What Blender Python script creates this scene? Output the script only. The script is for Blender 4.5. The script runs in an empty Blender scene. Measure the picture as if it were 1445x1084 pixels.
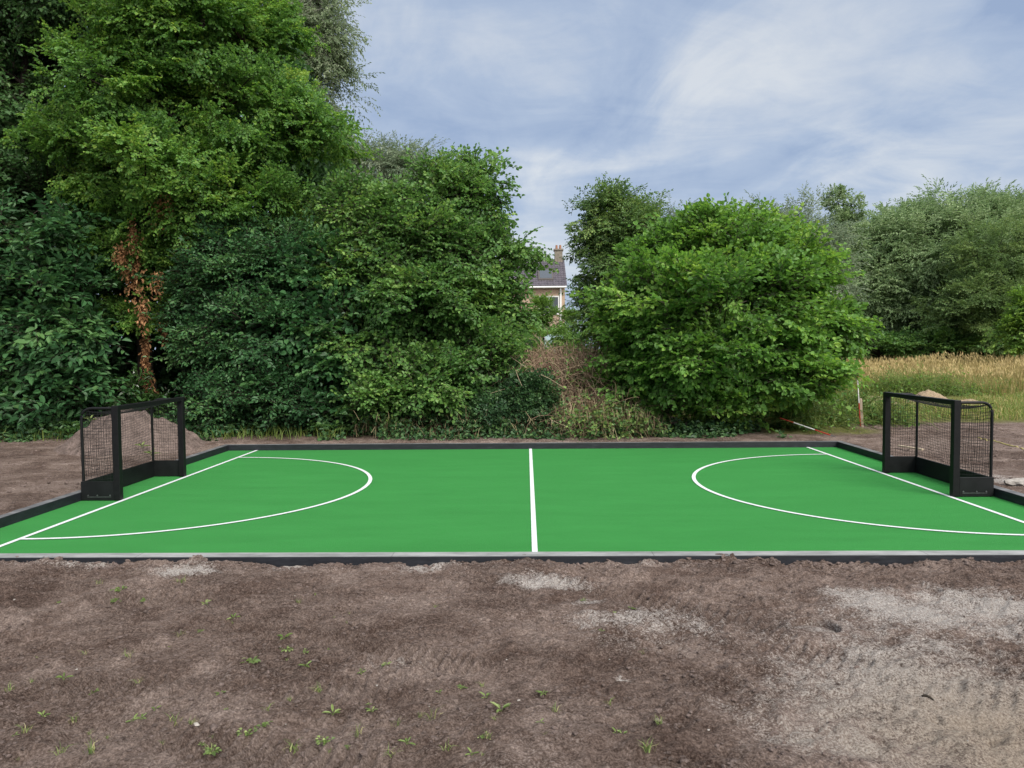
import bpy, bmesh, math
import numpy as np
from mathutils import Matrix, Vector
SC = bpy.context.scene
C = SC.collection
rad = math.radians
rng = np.random.default_rng(7)

# ------------------------------------------------------------------ camera
PITCH, YAW, ROLL, FPX, CAMH = 0.0451, 0.0193, -0.0082, 1071.8, 1.6
F_ = Vector((-math.sin(YAW)*math.cos(PITCH), math.cos(YAW)*math.cos(PITCH), -math.sin(PITCH)))
R0 = Vector((math.cos(YAW), math.sin(YAW), 0)); U0 = R0.cross(F_)
RR = R0*math.cos(ROLL)+U0*math.sin(ROLL); UU = U0*math.cos(ROLL)-R0*math.sin(ROLL)
cd = bpy.data.cameras.new('camera'); cam = bpy.data.objects.new('camera', cd); C.objects.link(cam)
cd.sensor_width = 36; cd.sensor_fit = 'HORIZONTAL'; cd.lens = FPX/1445*36; cd.clip_end = 3000; cd.clip_start = .05
m = Matrix((RR, UU, -F_)).transposed().to_4x4(); m.translation = (0, 0, CAMH); cam.matrix_world = m
SC.camera = cam

def ray(px, py):
    return F_ + RR*((px-722.5)/FPX) - UU*((py-542)/FPX)
def at(px, py, Y):                       # a point of the place at distance Y seen in direction (px, py)
    r = ray(px, py); t = Y/r.y
    return np.array((r.x*t, Y, CAMH+r.z*t))
def gnd(px, py, z=0.0):
    r = ray(px, py); t = (z-CAMH)/r.z
    return np.array((r.x*t, r.y*t, z))

# ------------------------------------------------------------------ helpers
def lin(r, g, b):
    f = lambda c: (c/255/12.92 if c/255 <= .04045 else ((c/255+.055)/1.055)**2.4)
    return (f(r), f(g), f(b), 1)
def tag(o, label=None, cat=None, group=None, kind=None):
    for k, v in (('label', label), ('category', cat), ('group', group), ('kind', kind)):
        if v: o[k] = v
    return o
def empty(name, loc, label, cat, group=None):
    o = bpy.data.objects.new(name, None); C.objects.link(o); o.location = loc
    o.empty_display_size = .2
    return tag(o, label, cat, group)
def link(name, me, mats, parent=None):
    o = bpy.data.objects.new(name, me); C.objects.link(o)
    for mt in (mats if isinstance(mats, (list, tuple)) else [mats]): me.materials.append(mt)
    if parent is not None: o.parent = parent
    return o
def copy_tree(o, parent=None):
    c = o.copy(); C.objects.link(c)
    if parent is not None: c.parent = parent
    for ch in list(o.children): copy_tree(ch, c)
    return c

class Buf:
    """collects vertex / face arrays (quads and triangles) for ONE mesh"""
    def __init__(s): s.v = []; s.f = []; s.n = 0
    def add(s, verts, faces, mat=0, tint=None):
        verts = np.asarray(verts, float).reshape(-1, 3); faces = np.asarray(faces, np.int64)
        if len(faces) == 0: return s
        t = np.full(len(faces), .5) if tint is None else np.broadcast_to(np.asarray(tint, float), (len(faces),))
        s.v.append(verts); s.f.append((faces+s.n, mat, t)); s.n += len(verts); return s
    def box(s, lo, hi, mat=0):
        x0, y0, z0 = lo; x1, y1, z1 = hi
        v = [(x0,y0,z0),(x1,y0,z0),(x1,y1,z0),(x0,y1,z0),(x0,y0,z1),(x1,y0,z1),(x1,y1,z1),(x0,y1,z1)]
        return s.add(v, [(0,3,2,1),(4,5,6,7),(0,1,5,4),(1,2,6,5),(2,3,7,6),(3,0,4,7)], mat)
    def tube(s, pts, r, sides=8, mat=0, cap=True):
        pts = np.asarray(pts, float); r = np.broadcast_to(np.asarray(r, float), (len(pts),))
        tubes(s, pts[None], r[None], sides, mat)
        if cap:
            for i in (0, -1):
                c = s.v[-1].reshape(len(pts), sides, 3)[i] if i == 0 else ring[-1]
                if i == 0: ring = s.v[-1].reshape(len(pts), sides, 3)
                n0 = len(c); cc = np.vstack([c, c.mean(0)])
                s.add(cc, [(k, (k+1) % n0, n0) for k in range(n0)], mat)
        return s
    def mesh(s, name, offset=None, smooth=False):
        me = bpy.data.meshes.new(name)
        V = np.concatenate(s.v) if s.v else np.zeros((0, 3))
        if offset is not None: V = V-np.asarray(offset, float)
        me.vertices.add(len(V)); me.vertices.foreach_set('co', V.astype(np.float32).ravel())
        tot = np.concatenate([np.full(len(f), f.shape[1]) for f, _, _ in s.f])
        idx = np.concatenate([f.ravel() for f, _, _ in s.f])
        me.loops.add(len(idx)); me.loops.foreach_set('vertex_index', idx.astype(np.int32))
        st = np.concatenate([[0], np.cumsum(tot)[:-1]])
        me.polygons.add(len(tot)); me.polygons.foreach_set('loop_start', st.astype(np.int32))
        try: me.polygons.foreach_set('loop_total', tot.astype(np.int32))
        except Exception: pass
        me.polygons.foreach_set('material_index', np.concatenate([np.full(len(f), mt) for f, mt, _ in s.f]).astype(np.int32))
        me.polygons.foreach_set('use_smooth', np.full(len(tot), smooth))
        me.update(calc_edges=True); me.validate()
        a = me.attributes.new('tint', 'FLOAT', 'FACE')
        T = np.concatenate([t for _, _, t in s.f]).astype(np.float32)
        if len(a.data) == len(T): a.data.foreach_set('value', T)
        return me
    def obj(s, name, mats, parent=None, offset=None, smooth=False):
        return link(name, s.mesh(name, offset, smooth), mats, parent)

def nrm(a): return a/np.maximum(np.linalg.norm(a, axis=-1, keepdims=True), 1e-9)
def tubes(buf, P, R, sides=4, mat=0, tint=None):
    """N tapered tubes: P (N,S,3), R (N,S)"""
    N, S, _ = P.shape
    if N == 0: return
    T = nrm(np.gradient(P, axis=1)); up = np.zeros_like(T); up[..., 2] = 1
    up[np.abs(T[..., 2]) > .95] = (1, 0, 0)
    A = nrm(np.cross(T, up)); B = np.cross(A, T)
    an = np.arange(sides)*2*np.pi/sides
    V = P[:, :, None]+R[:, :, None, None]*(A[:, :, None]*np.cos(an)[None, None, :, None]+B[:, :, None]*np.sin(an)[None, None, :, None])
    i = np.arange(N*S*sides).reshape(N, S, sides); j = np.roll(i, -1, axis=2)
    f = np.stack([i[:, :-1], i[:, 1:], j[:, 1:], j[:, :-1]], -1).reshape(-1, 4)
    buf.add(V, f, mat, None if tint is None else np.repeat(tint, (S-1)*sides))
def leaves(buf, o, a, n, L, W, fold=.25, droop=.15, mat=0, tint=.5, narrow=False):
    """N leaves: base o, axis a, face normal n; broad ones folded along the midrib"""
    a = nrm(a); s = nrm(np.cross(n, a)); n = np.cross(a, s)
    L = np.broadcast_to(L, (len(o),))[:, None]; W = np.broadcast_to(W, (len(o),))[:, None]
    tint = np.broadcast_to(tint, (len(o),))
    i = np.arange(len(o))[:, None]
    if narrow:
        V = np.stack([o, o+a*L*.45-s*W*.5+n*W*fold, o+a*L-n*L*droop, o+a*L*.45+s*W*.5+n*W*fold], 1)
        buf.add(V, i*4+np.arange(4), mat, tint); return
    b = -n*L*droop
    V = np.stack([o, o+a*L*.30-s*W*.46+n*W*fold, o+a*L*.72-s*W*.40+n*W*fold+b*.5, o+a*L+b,
                  o+a*L*.72+s*W*.40+n*W*fold+b*.5, o+a*L*.30+s*W*.46+n*W*fold], 1)
    f = np.concatenate([i*6+np.array((0, 1, 2, 3)), i*6+np.array((0, 3, 4, 5))], 0)
    buf.add(V, f, mat, np.concatenate([tint, tint]))
def blades(buf, base, h, w, lean, mat=0, tint=.5, az=None):
    N = len(base); az = rng.uniform(0, 2*np.pi, N) if az is None else az
    d = np.stack([np.cos(az), np.sin(az), 0*az], 1); th = az+rng.uniform(.6, 2.4, N)
    s = np.stack([np.cos(th), np.sin(th), 0*th], 1)
    h = np.broadcast_to(h, (N,))[:, None]; w = np.broadcast_to(w, (N,))[:, None]; lean = np.broadcast_to(lean, (N,))[:, None]
    z = np.array((0, 0, 1.))
    mid = base+z*h*.55+d*h*lean*.3; tip = base+z*h*(1-.3*lean)+d*h*lean
    V = np.stack([base-s*w*.5, base+s*w*.5, mid+s*w*.4, mid-s*w*.4, tip], 1)
    i = np.arange(N)[:, None]; tint = np.broadcast_to(tint, (N,))
    buf.add(V, i*5+np.array((0, 1, 2, 3)), mat, tint)
    buf.v.append(np.zeros((0, 3)))
    buf.f.append((i*5+np.array((3, 2, 4))+buf.n-5*N, mat, tint))

def vn(x, y, seed=0):
    xi = np.floor(x); yi = np.floor(y); fx = x-xi; fy = y-yi
    fx = fx*fx*(3-2*fx); fy = fy*fy*(3-2*fy)
    h = lambda a, b: np.modf(np.abs(np.sin(a*127.1+b*311.7+seed*74.7)*43758.5453))[0]
    return (h(xi, yi)*(1-fx)+h(xi+1, yi)*fx)*(1-fy)+(h(xi, yi+1)*(1-fx)+h(xi+1, yi+1)*fx)*fy
def fbm(x, y, o=4, seed=0, g=.5):
    t = 0; a = 1; q = 0
    for k in range(o):
        t = t+a*vn(x*2**k+k*17.3, y*2**k+k*9.1, seed+k); q += a; a *= g
    return t/q-.5
def sst(a, b, x):
    t = np.clip((x-a)/(b-a), 0, 1); return t*t*(3-2*t)

# ------------------------------------------------------------------ materials
def nodes(name):
    mt = bpy.data.materials.new(name); mt.use_nodes = True; nt = mt.node_tree; nt.nodes.clear()
    out = nt.nodes.new('ShaderNodeOutputMaterial')
    def N(t, ins=None, **kw):
        n = nt.nodes.new('ShaderNode'+t)
        for k, v in kw.items(): setattr(n, k, v)
        for k, v in (ins or {}).items():
            if hasattr(v, 'is_output') or isinstance(v, bpy.types.NodeSocket): nt.links.new(v, n.inputs[k])
            else: n.inputs[k].default_value = v
        return n
    return mt, nt, out, N
def ramp(N, fac, stops):
    r = N('ValToRGB', {'Fac': fac}); cr = r.color_ramp
    while len(cr.elements) < len(stops): cr.elements.new(.5)
    for e, (p, c) in zip(cr.elements, stops): e.position = p; e.color = c if len(c) == 4 else (*c, 1)
    return r.outputs['Color']
def mixc(N, f, a, b):
    n = N('Mix', data_type='RGBA')
    for s, v in ((0, f), (6, a), (7, b)):
        if isinstance(v, bpy.types.NodeSocket): n.id_data.links.new(v, n.inputs[s])
        else: n.inputs[s].default_value = v if not isinstance(v, tuple) or len(v) == 4 else (*v, 1)
    return n.outputs[2]
def leaf_mat(name, c0, c1, c2=None, trans=.35, rough=.5, spec=.35):
    mt, nt, out, N = nodes(name)
    t = N('Attribute', attribute_name='tint').outputs['Fac']
    col = ramp(N, t, [(0, c0), (.55, c1), (1, c2 or c1)])
    p = N('BsdfPrincipled', {'Base Color': col, 'Roughness': rough, 'Specular IOR Level': spec})
    tc = N('HueSaturation', {'Hue': .485, 'Saturation': 1.1, 'Value': 1.5, 'Color': col}).outputs['Color']
    tr = N('BsdfTranslucent', {'Color': tc})
    mx = N('MixShader', {0: trans, 1: p.outputs[0], 2: tr.outputs[0]})
    nt.links.new(mx.outputs[0], out.inputs[0]); return mt
def bark_mat(name, a, b, sc=14):
    mt, nt, out, N = nodes(name)
    co = N('TexCoord').outputs['Object']
    mp = N('Mapping', {'Vector': co, 'Scale': (1, 1, .25)}).outputs[0]
    ns = N('TexNoise', {'Vector': mp, 'Scale': sc, 'Detail': 6., 'Roughness': .65}).outputs['Fac']
    p = N('BsdfPrincipled', {'Base Color': ramp(N, ns, [(.3, a), (.7, b)]), 'Roughness': .9, 'Specular IOR Level': .1})
    bp = N('Bump', {'Height': ns, 'Strength': .6, 'Distance': .03}); nt.links.new(bp.outputs[0], p.inputs['Normal'])
    nt.links.new(p.outputs[0], out.inputs[0]); return mt
def plain(name, a, b=None, rough=.6, sc=8., spec=.3, bump=0., stretch=(1, 1, 1), metal=0., detail=5.):
    mt, nt, out, N = nodes(name)
    co = N('TexCoord').outputs['Object']
    mp = N('Mapping', {'Vector': co, 'Scale': stretch}).outputs[0]
    ns = N('TexNoise', {'Vector': mp, 'Scale': sc, 'Detail': detail, 'Roughness': .6}).outputs['Fac']
    p = N('BsdfPrincipled', {'Base Color': ramp(N, ns, [(.32, a), (.68, b or a)]), 'Roughness': rough, 'Specular IOR Level': spec, 'Metallic': metal})
    if bump:
        bp = N('Bump', {'Height': ns, 'Strength': bump, 'Distance': .02}); nt.links.new(bp.outputs[0], p.inputs['Normal'])
    nt.links.new(p.outputs[0], out.inputs[0]); return mt

BARK = bark_mat('bark', (.035, .028, .022, 1), (.10, .085, .07, 1))
BARK_DARK = bark_mat('dark_bark', (.018, .014, .011, 1), (.05, .042, .034, 1))
BIRCHB = bark_mat('pale_bark', (.12, .11, .10, 1), (.4, .38, .35, 1))
DEADIVY = leaf_mat('dead_ivy', (.11, .055, .028, 1), (.30, .15, .072, 1), (.50, .29, .15, 1), .15, .8, .1)

# ------------------------------------------------------------------ ground
XL, XR, YN, YF = -4.845, 4.955, 5.615, 12.185          # inner edges of the kerb
GLX, GRX, DY, RAD = -4.385, 4.485, 8.878, 2.478
CX = .055
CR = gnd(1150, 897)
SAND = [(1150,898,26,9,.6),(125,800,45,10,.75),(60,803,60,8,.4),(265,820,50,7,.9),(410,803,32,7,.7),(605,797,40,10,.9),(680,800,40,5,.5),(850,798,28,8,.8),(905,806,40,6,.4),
        (775,830,55,8,.9),(815,853,28,4,.6),(870,880,70,13,.7),(935,885,45,25,.55),(1000,895,40,25,.45),(890,970,9,4,.8),
        (1200,855,35,14,.9),(1240,862,55,18,1),(1305,880,80,26,1),(1400,862,80,22,1),(1345,855,60,10,.8),(1420,905,80,25,.7),
        (1250,945,90,30,.75),(1340,935,70,25,.7),(1400,1010,110,60,.85),(1200,1062,110,35,.8),(1300,1000,90,25,.6),(1110,1030,60,30,.45),
        (1250,900,240,60,.42),(1340,1015,220,105,.95),(1400,1070,140,50,.9),(960,890,180,45,.33),(700,810,700,12,.22),(1040,1000,50,18,.35),(1180,985,60,18,.5),(700,1080,200,20,.2),(330,965,90,20,.2),(560,945,70,16,.25),(1425,690,30,8,.9)]
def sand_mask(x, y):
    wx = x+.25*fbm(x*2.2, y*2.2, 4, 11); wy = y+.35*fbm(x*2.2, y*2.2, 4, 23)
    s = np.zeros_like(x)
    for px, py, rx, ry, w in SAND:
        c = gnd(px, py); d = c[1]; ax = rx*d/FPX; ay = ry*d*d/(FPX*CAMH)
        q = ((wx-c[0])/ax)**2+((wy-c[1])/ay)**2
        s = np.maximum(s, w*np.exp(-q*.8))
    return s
def ground_z(x, y):
    s = np.maximum(np.maximum(XL-x, x-XR), np.maximum(YN-y, y-YF))
    front = sst(.25, -.15, y-YN)
    n = .06*fbm(x*.9, y*1.1, 3, 1)+.075*fbm(x*2.6, y*3.2, 3, 2)+.062*fbm(x*7, y*9, 3, 3)*(.5+1.6*np.clip(fbm(x*1.5, y*1.5, 2, 6)+.3, 0, 1))+.040*fbm(x*24, y*26, 2, 4)*(.5+1.6*np.clip(fbm(x*2.1, y*2.1, 2, 16)+.3, 0, 1))
    # tyre treads and scrape marks left in the loose soil
    for (x0, y0, dx, dy, wd, fr) in ((-1.0, 4.0, 1, -.22, .13, 92), (-1.5, 3.45, 1, .10, .14, 88), (-1.35, 2.95, 1, -.1, .14, 84), (.9, 4.6, 1, -.5, .15, 80), (1.7, 3.6, 1, -.75, .17, 76), (-2.2, 4.7, 1, .2, .13, 90)):
        L = math.hypot(dx, dy); u = ((x-x0)*dx+(y-y0)*dy)/L; v = ((y-y0)*dx-(x-x0)*dy)/L+.12*np.sin(u*1.3)
        m_ = np.exp(-(v/wd)**4)*np.exp(-(u/1.0)**6)*np.clip(.55+2.4*fbm(x*1.7, y*1.7, 2, 31), 0, 1)
        n = n*(1-.5*m_)-.024*m_+.020*m_*np.sin(u*2*np.pi*fr/5+6*np.abs(v))
    # shallow plate print
    dx, dy = x-CR[0], y-CR[1]; r = np.hypot(dx, dy)*(1+.05*np.sin(3*np.arctan2(dy, dx)+1))
    far = np.clip(.5+(dx*.55+dy*.85)/.11*.6, .05, 1)
    n = n*(1-.92*sst(.24, .12, r))-.030*far*sst(.119, .111, r)+.010*np.exp(-((r-.145)/.02)**2)
    n = n-.055*np.exp(-((r-.117)/.0085)**2)*np.clip(far*1.25-.1, .12, 1)
    out = .052+.05*fbm(x*1.3, y*.1, 3, 5)*front*sst(-1., 0., y-YN)+(1-front)*.035
    rise = .55*sst(15, 40, y)*sst(-2, 8, x)+.12*sst(12.6, 16, y)*sst(3, -3, x)
    z = out+n*(1-.35*(1-front))+rise
    z = np.where(s < .5, np.minimum(z, np.where(front > .5, .076, .078)+np.maximum(s, 0)*.25), z)
    t = sst(.02, .085, s)
    return np.where(s <= .02, -.06, -.06*(1-t)+z*t)
def lines(segs):
    o = [segs[0][0]]
    for a, b, st in segs: o += list(np.linspace(a, b, max(2, int(round((b-a)/st))+1))[1:])
    return np.array(o)
def geo(a, b, n): return list(np.geomspace(a, b, n))
gx = lines([(-14, -7, .12), (-7, -3.6, .04), (-3.6, CR[0]-.17, .0115), (CR[0]-.17, CR[0]+.17, .004), (CR[0]+.17, 3.6, .0115), (3.6, 7, .03), (7, 16, .12)])
gx = np.concatenate([-np.array(geo(14.3, 900, 34))[::-1], gx, geo(16.3, 900, 34)])
gy = lines([(-2, 2.4, .12), (2.4, CR[1]-.17, .0115), (CR[1]-.17, CR[1]+.17, .004), (CR[1]+.17, 5.72, .0115), (5.72, 12.1, .16), (12.1, 12.5, .03), (12.5, 18, .07), (18, 45, .4)])
gy = np.concatenate([-np.array(geo(2.5, 300, 24))[::-1], gy, geo(46, 1500, 34)])
XX, YY = np.meshgrid(gx, gy); ZZ = ground_z(XX, YY)
gb = Buf(); ii = np.arange(XX.size).reshape(XX.shape)
gb.add(np.stack([XX, YY, ZZ], -1), np.stack([ii[:-1, :-1], ii[:-1, 1:], ii[1:, 1:], ii[1:, :-1]], -1).reshape(-1, 4))
gme = gb.mesh('ground', smooth=True)
def vattr(me, name, vals):
    a = me.attributes.new(name, 'FLOAT', 'POINT'); a.data.foreach_set('value', np.asarray(vals, np.float32).ravel())
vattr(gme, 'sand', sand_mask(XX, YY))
wob = 1.2*fbm(XX*.5, YY*.5, 3, 41)
grassy = np.maximum(sst(15.0, 16.0, YY+wob*1.6-.02*np.maximum(XX-7, 0))*sst(2.5, 4.5, XX), sst(13.1, 13.5, YY+wob*.5)*sst(3.8, 4.6, XX)*sst(6.6, 5.9, XX))
grassy = np.maximum(grassy, sst(60, 80, YY))
vattr(gme, 'grassy', grassy)
vattr(gme, 'litter', sst(12.9, 13.5, YY+wob*.4)*sst(4.5, 3.5, XX))
vattr(gme, 'yellow', np.exp(-((XX-2.0)/.9)**2-((YY-2.9)/.7)**2))

mt, nt, out, N = nodes('soil')
P_ = N('NewGeometry').outputs['Position']
def noise(sc, det=6., rough=.62, dist=0., vec=None): return N('TexNoise', {'Vector': vec or P_, 'Scale': sc, 'Detail': det, 'Roughness': rough, 'Distortion': dist}).outputs['Fac']
n1, n2, n3, n4 = noise(1.1, 8., .68, .5), noise(9., 8., .72, .4), noise(48., 7., .75), noise(210., 4., .7)
st_ = N('Mapping', {'Vector': P_, 'Scale': (.55, 1.6, 1)}).outputs[0]; n5 = noise(5., 8., .75, .6, st_)
c1 = ramp(N, n1, [(.40, (.048, .031, .024)), (.5, (.160, .116, .096)), (.60, (.33, .265, .232))])
c2 = ramp(N, n5, [(.41, (.050, .033, .026)), (.5, (.168, .125, .106)), (.59, (.42, .345, .305))])
c3 = ramp(N, n3, [(.40, (.028, .019, .015)), (.5, (.155, .118, .102)), (.60, (.48, .40, .36))])
cc = mixc(N, .42, c1, c2); n6 = noise(105., 5., .8); cc = mixc(N, .40, cc, c3); cc = mixc(N, .36, cc, ramp(N, n6, [(.42, (.014, .010, .008)), (.5, (.150, .112, .095)), (.58, (.50, .415, .37))])); cc = mixc(N, ramp(N, n4, [(.52, (0, 0, 0)), (.70, (.55, .55, .55))]), cc, (.035, .025, .021, 1)); cc = mixc(N, ramp(N, n2, [(.56, (0, 0, 0)), (.72, (.6, .6, .6))]), cc, (.055, .038, .032, 1))
mo = N('Mix', {0: 1.}, data_type='RGBA', blend_type='MULTIPLY'); nt.links.new(cc, mo.inputs[6])
n7 = noise(2.6, 7., .66, .8)
nt.links.new(mixc(N, .5, ramp(N, n1, [(.43, (.70, .62, .585)), (.57, (1.22, 1.18, 1.16))]), ramp(N, n7, [(.42, (.68, .60, .565)), (.58, (1.25, 1.21, 1.19))])), mo.inputs[7]); cc = mo.outputs[2]
sa = N('Attribute', attribute_name='sand').outputs['Fac']
def mth(op, a, b, c=None, clamp=False):
    n = N('Math', {0: a, 1: b}, operation=op, use_clamp=clamp)
    if c is not None: n.inputs[2].default_value = c
    return n.outputs[0]
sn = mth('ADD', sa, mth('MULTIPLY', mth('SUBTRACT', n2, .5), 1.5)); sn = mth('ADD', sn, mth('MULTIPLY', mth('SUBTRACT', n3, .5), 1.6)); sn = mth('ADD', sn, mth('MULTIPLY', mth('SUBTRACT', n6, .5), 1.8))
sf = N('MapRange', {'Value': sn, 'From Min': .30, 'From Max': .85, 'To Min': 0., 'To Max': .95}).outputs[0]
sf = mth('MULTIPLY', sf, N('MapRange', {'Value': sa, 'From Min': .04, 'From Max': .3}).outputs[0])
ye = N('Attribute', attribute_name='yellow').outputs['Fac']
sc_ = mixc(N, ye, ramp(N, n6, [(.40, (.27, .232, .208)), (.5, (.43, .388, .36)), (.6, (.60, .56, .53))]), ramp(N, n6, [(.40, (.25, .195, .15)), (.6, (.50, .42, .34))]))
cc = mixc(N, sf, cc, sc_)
gr = N('Attribute', attribute_name='grassy').outputs['Fac']
cc = mixc(N, gr, cc, ramp(N, n2, [(.3, (.075, .085, .025)), (.55, (.15, .15, .05)), (.75, (.24, .20, .09))]))
li = N('Attribute', attribute_name='litter').outputs['Fac']
cc = mixc(N, li, cc, ramp(N, n3, [(.3, (.02, .018, .012)), (.6, (.06, .045, .03)), (.8, (.12, .085, .05))]))
p = N('BsdfPrincipled', {'Base Color': cc, 'Roughness': .95, 'Specular IOR Level': .12})
hh = mth('ADD', mth('MULTIPLY', n3, .55), mth('MULTIPLY', n6, .40)); hh = mth('ADD', hh, mth('MULTIPLY', n2, .8))
bp = N('Bump', {'Height': hh, 'Strength': 1., 'Distance': .05}); nt.links.new(bp.outputs[0], p.inputs['Normal'])
nt.links.new(p.outputs[0], out.inputs[0])
ground = tag(link('ground', gme, mt), kind='structure')

# ------------------------------------------------------------------ turf and its lines
mt, nt, out, N = nodes('artificial_turf')
P_ = N('NewGeometry').outputs['Position']
a = N('TexNoise', {'Vector': P_, 'Scale': 150., 'Detail': 4., 'Roughness': .8}).outputs['Fac']
sx = N('Mapping', {'Vector': P_, 'Scale': (.25, 1., 1.)}).outputs[0]
b = N('TexNoise', {'Vector': sx, 'Scale': 3.2, 'Detail': 6., 'Roughness': .7}).outputs['Fac']
c = N('TexNoise', {'Vector': sx, 'Scale': 45., 'Detail': 4., 'Roughness': .7}).outputs['Fac']
col = mixc(N, .5, ramp(N, a, [(.3, (.0055, .09, .0125)), (.7, (.032, .265, .046))]), ramp(N, b, [(.3, (.0145, .155, .024)), (.7, (.028, .218, .041))]))
col = mixc(N, ramp(N, c, [(.66, (0, 0, 0)), (.80, (.35, .35, .35))]), col, (.10, .38, .11, 1))
p = N('BsdfPrincipled', {'Base Color': col, 'Roughness': .9, 'Specular IOR Level': .12, 'Sheen Weight': .04, 'Sheen Roughness': .5})
bp = N('Bump', {'Height': a, 'Strength': .7, 'Distance': .008}); nt.links.new(bp.outputs[0], p.inputs['Normal'])
nt.links.new(p.outputs[0], out.inputs[0]); TURF = mt
WHITE = plain('line_white', (.50, .53, .55, 1), (.66, .68, .69, 1), .9, 60., .1, .3)
turf = Buf().add([(XL-.01, YN-.01, 0), (XR+.01, YN-.01, 0), (XR+.01, YF+.01, 0), (XL-.01, YF+.01, 0)], [(0, 1, 2, 3)]).obj('turf', TURF)
tag(turf, 'bright green artificial turf of the small hockey pitch', 'turf', kind='structure')
LW = .045
def strip(name, x0, y0, x1, y1, label):
    tag(Buf().add([(x0, y0, .005), (x1, y0, .005), (x1, y1, .005), (x0, y1, .005)], [(0, 1, 2, 3)]).obj(name, WHITE, turf), label)
strip('centre_line', CX-LW/2, YN, CX+LW/2, YF, 'white centre line')
strip('goal_line', GLX-LW/2, YN, GLX+LW/2, YF, 'white goal line by the left goal')
strip('goal_line', GRX-LW/2, YN, GRX+LW/2, YF, 'white goal line by the right goal')
for gx_, sg, lb in ((GLX, 1, 'left'), (GRX, -1, 'right')):
    t = np.linspace(-np.pi/2, np.pi/2, 97); a0 = RAD-LW/2; a1 = RAD+LW/2
    ring_ = np.stack([np.stack([gx_+sg*r_*np.cos(t), DY+r_*np.sin(t), 0*t+.0065], -1) for r_ in (a0, a1)], 1)
    k = np.arange(96)[:, None]*2; f = k+(np.array((0, 1, 3, 2)) if sg > 0 else np.array((0, 2, 3, 1)))
    tag(Buf().add(ring_, f).obj('shooting_circle', WHITE, turf), 'white half circle in front of the %s goal' % lb)

# ------------------------------------------------------------------ kerb
mt, nt, out, N = nodes('black_board')
g_ = N('NewGeometry'); P_ = g_.outputs['Position']
sx = N('Mapping', {'Vector': P_, 'Scale': (1, 1, 5)}).outputs[0]
a = N('TexNoise', {'Vector': sx, 'Scale': 6., 'Detail': 8., 'Roughness': .7}).outputs['Fac']
p = N('BsdfPrincipled', {'Base Color': ramp(N, a, [(.35, (.006, .007, .010)), (.6, (.014, .016, .022)), (.78, (.05, .052, .058))]), 'Roughness': .55, 'Specular IOR Level': .4})
bp = N('Bump', {'Height': a, 'Strength': .3, 'Distance': .01}); nt.links.new(bp.outputs[0], p.inputs['Normal'])
nt.links.new(p.outputs[0], out.inputs[0]); BOARD = mt
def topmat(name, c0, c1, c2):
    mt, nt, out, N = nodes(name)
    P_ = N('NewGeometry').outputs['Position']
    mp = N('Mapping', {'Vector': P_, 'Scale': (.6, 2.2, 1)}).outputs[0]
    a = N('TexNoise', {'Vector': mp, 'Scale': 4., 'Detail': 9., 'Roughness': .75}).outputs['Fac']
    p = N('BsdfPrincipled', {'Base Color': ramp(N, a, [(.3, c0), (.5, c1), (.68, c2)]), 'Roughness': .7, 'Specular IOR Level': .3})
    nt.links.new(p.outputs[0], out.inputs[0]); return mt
TOP_N = topmat('pale_board_top', (.11, .115, .11), (.22, .225, .225), (.34, .34, .34))  # mottled grey top faces over black sides, palest on the near run
TOP_S = topmat('grey_board_top', (.05, .052, .055), (.11, .112, .118), (.21, .21, .215))
KT, KW = .092, .105
kerb = empty('kerb', (CX, DY, 0), 'low black board kerb with grey top framing the green pitch', 'kerb')
def board(x0, y0, x1, y1, top):
    e = .004; b = Buf()
    ex, ey = (.0006, e) if x1-x0 > y1-y0 else (e, .0006)
    v = [(x0,y0,-.16),(x1,y0,-.16),(x1,y1,-.16),(x0,y1,-.16),(x0,y0,KT-e),(x1,y0,KT-e),(x1,y1,KT-e),(x0,y1,KT-e),
         (x0+ex,y0+ey,KT),(x1-ex,y0+ey,KT),(x1-ex,y1-ey,KT),(x0+ex,y1-ey,KT)]
    b.add(v, [(0,3,2,1),(0,1,5,4),(1,2,6,5),(2,3,7,6),(3,0,4,7),(4,5,9,8),(5,6,10,9),(6,7,11,10),(7,4,8,11)], 0)
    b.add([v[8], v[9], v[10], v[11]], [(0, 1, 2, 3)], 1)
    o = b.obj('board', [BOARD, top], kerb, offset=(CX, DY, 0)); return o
def run(a, b, fixed, axis, cuts, top):
    pts = [a]+cuts+[b]
    for q0, q1 in zip(pts[:-1], pts[1:]):
        g = .0007
        if axis == 'x': board(q0+(g if q0 != a else 0), fixed[0], q1-(g if q1 != b else 0), fixed[1], top)
        else: board(fixed[0], q0+(g if q0 != a else 0), fixed[1], q1-(g if q1 != b else 0), top)
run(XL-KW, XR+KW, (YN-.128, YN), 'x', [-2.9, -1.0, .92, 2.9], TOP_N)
run(XL-KW, XR+KW, (YF, YF+KW), 'x', [-2.6, -.2, 2.5], TOP_S)
run(YN+.001, YF-.001, (XL-KW, XL), 'y', [7.7, 9.9], TOP_S)
run(YN+.001, YF-.001, (XR, XR+KW), 'y', [7.9, 10.1], TOP_S)

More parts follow.
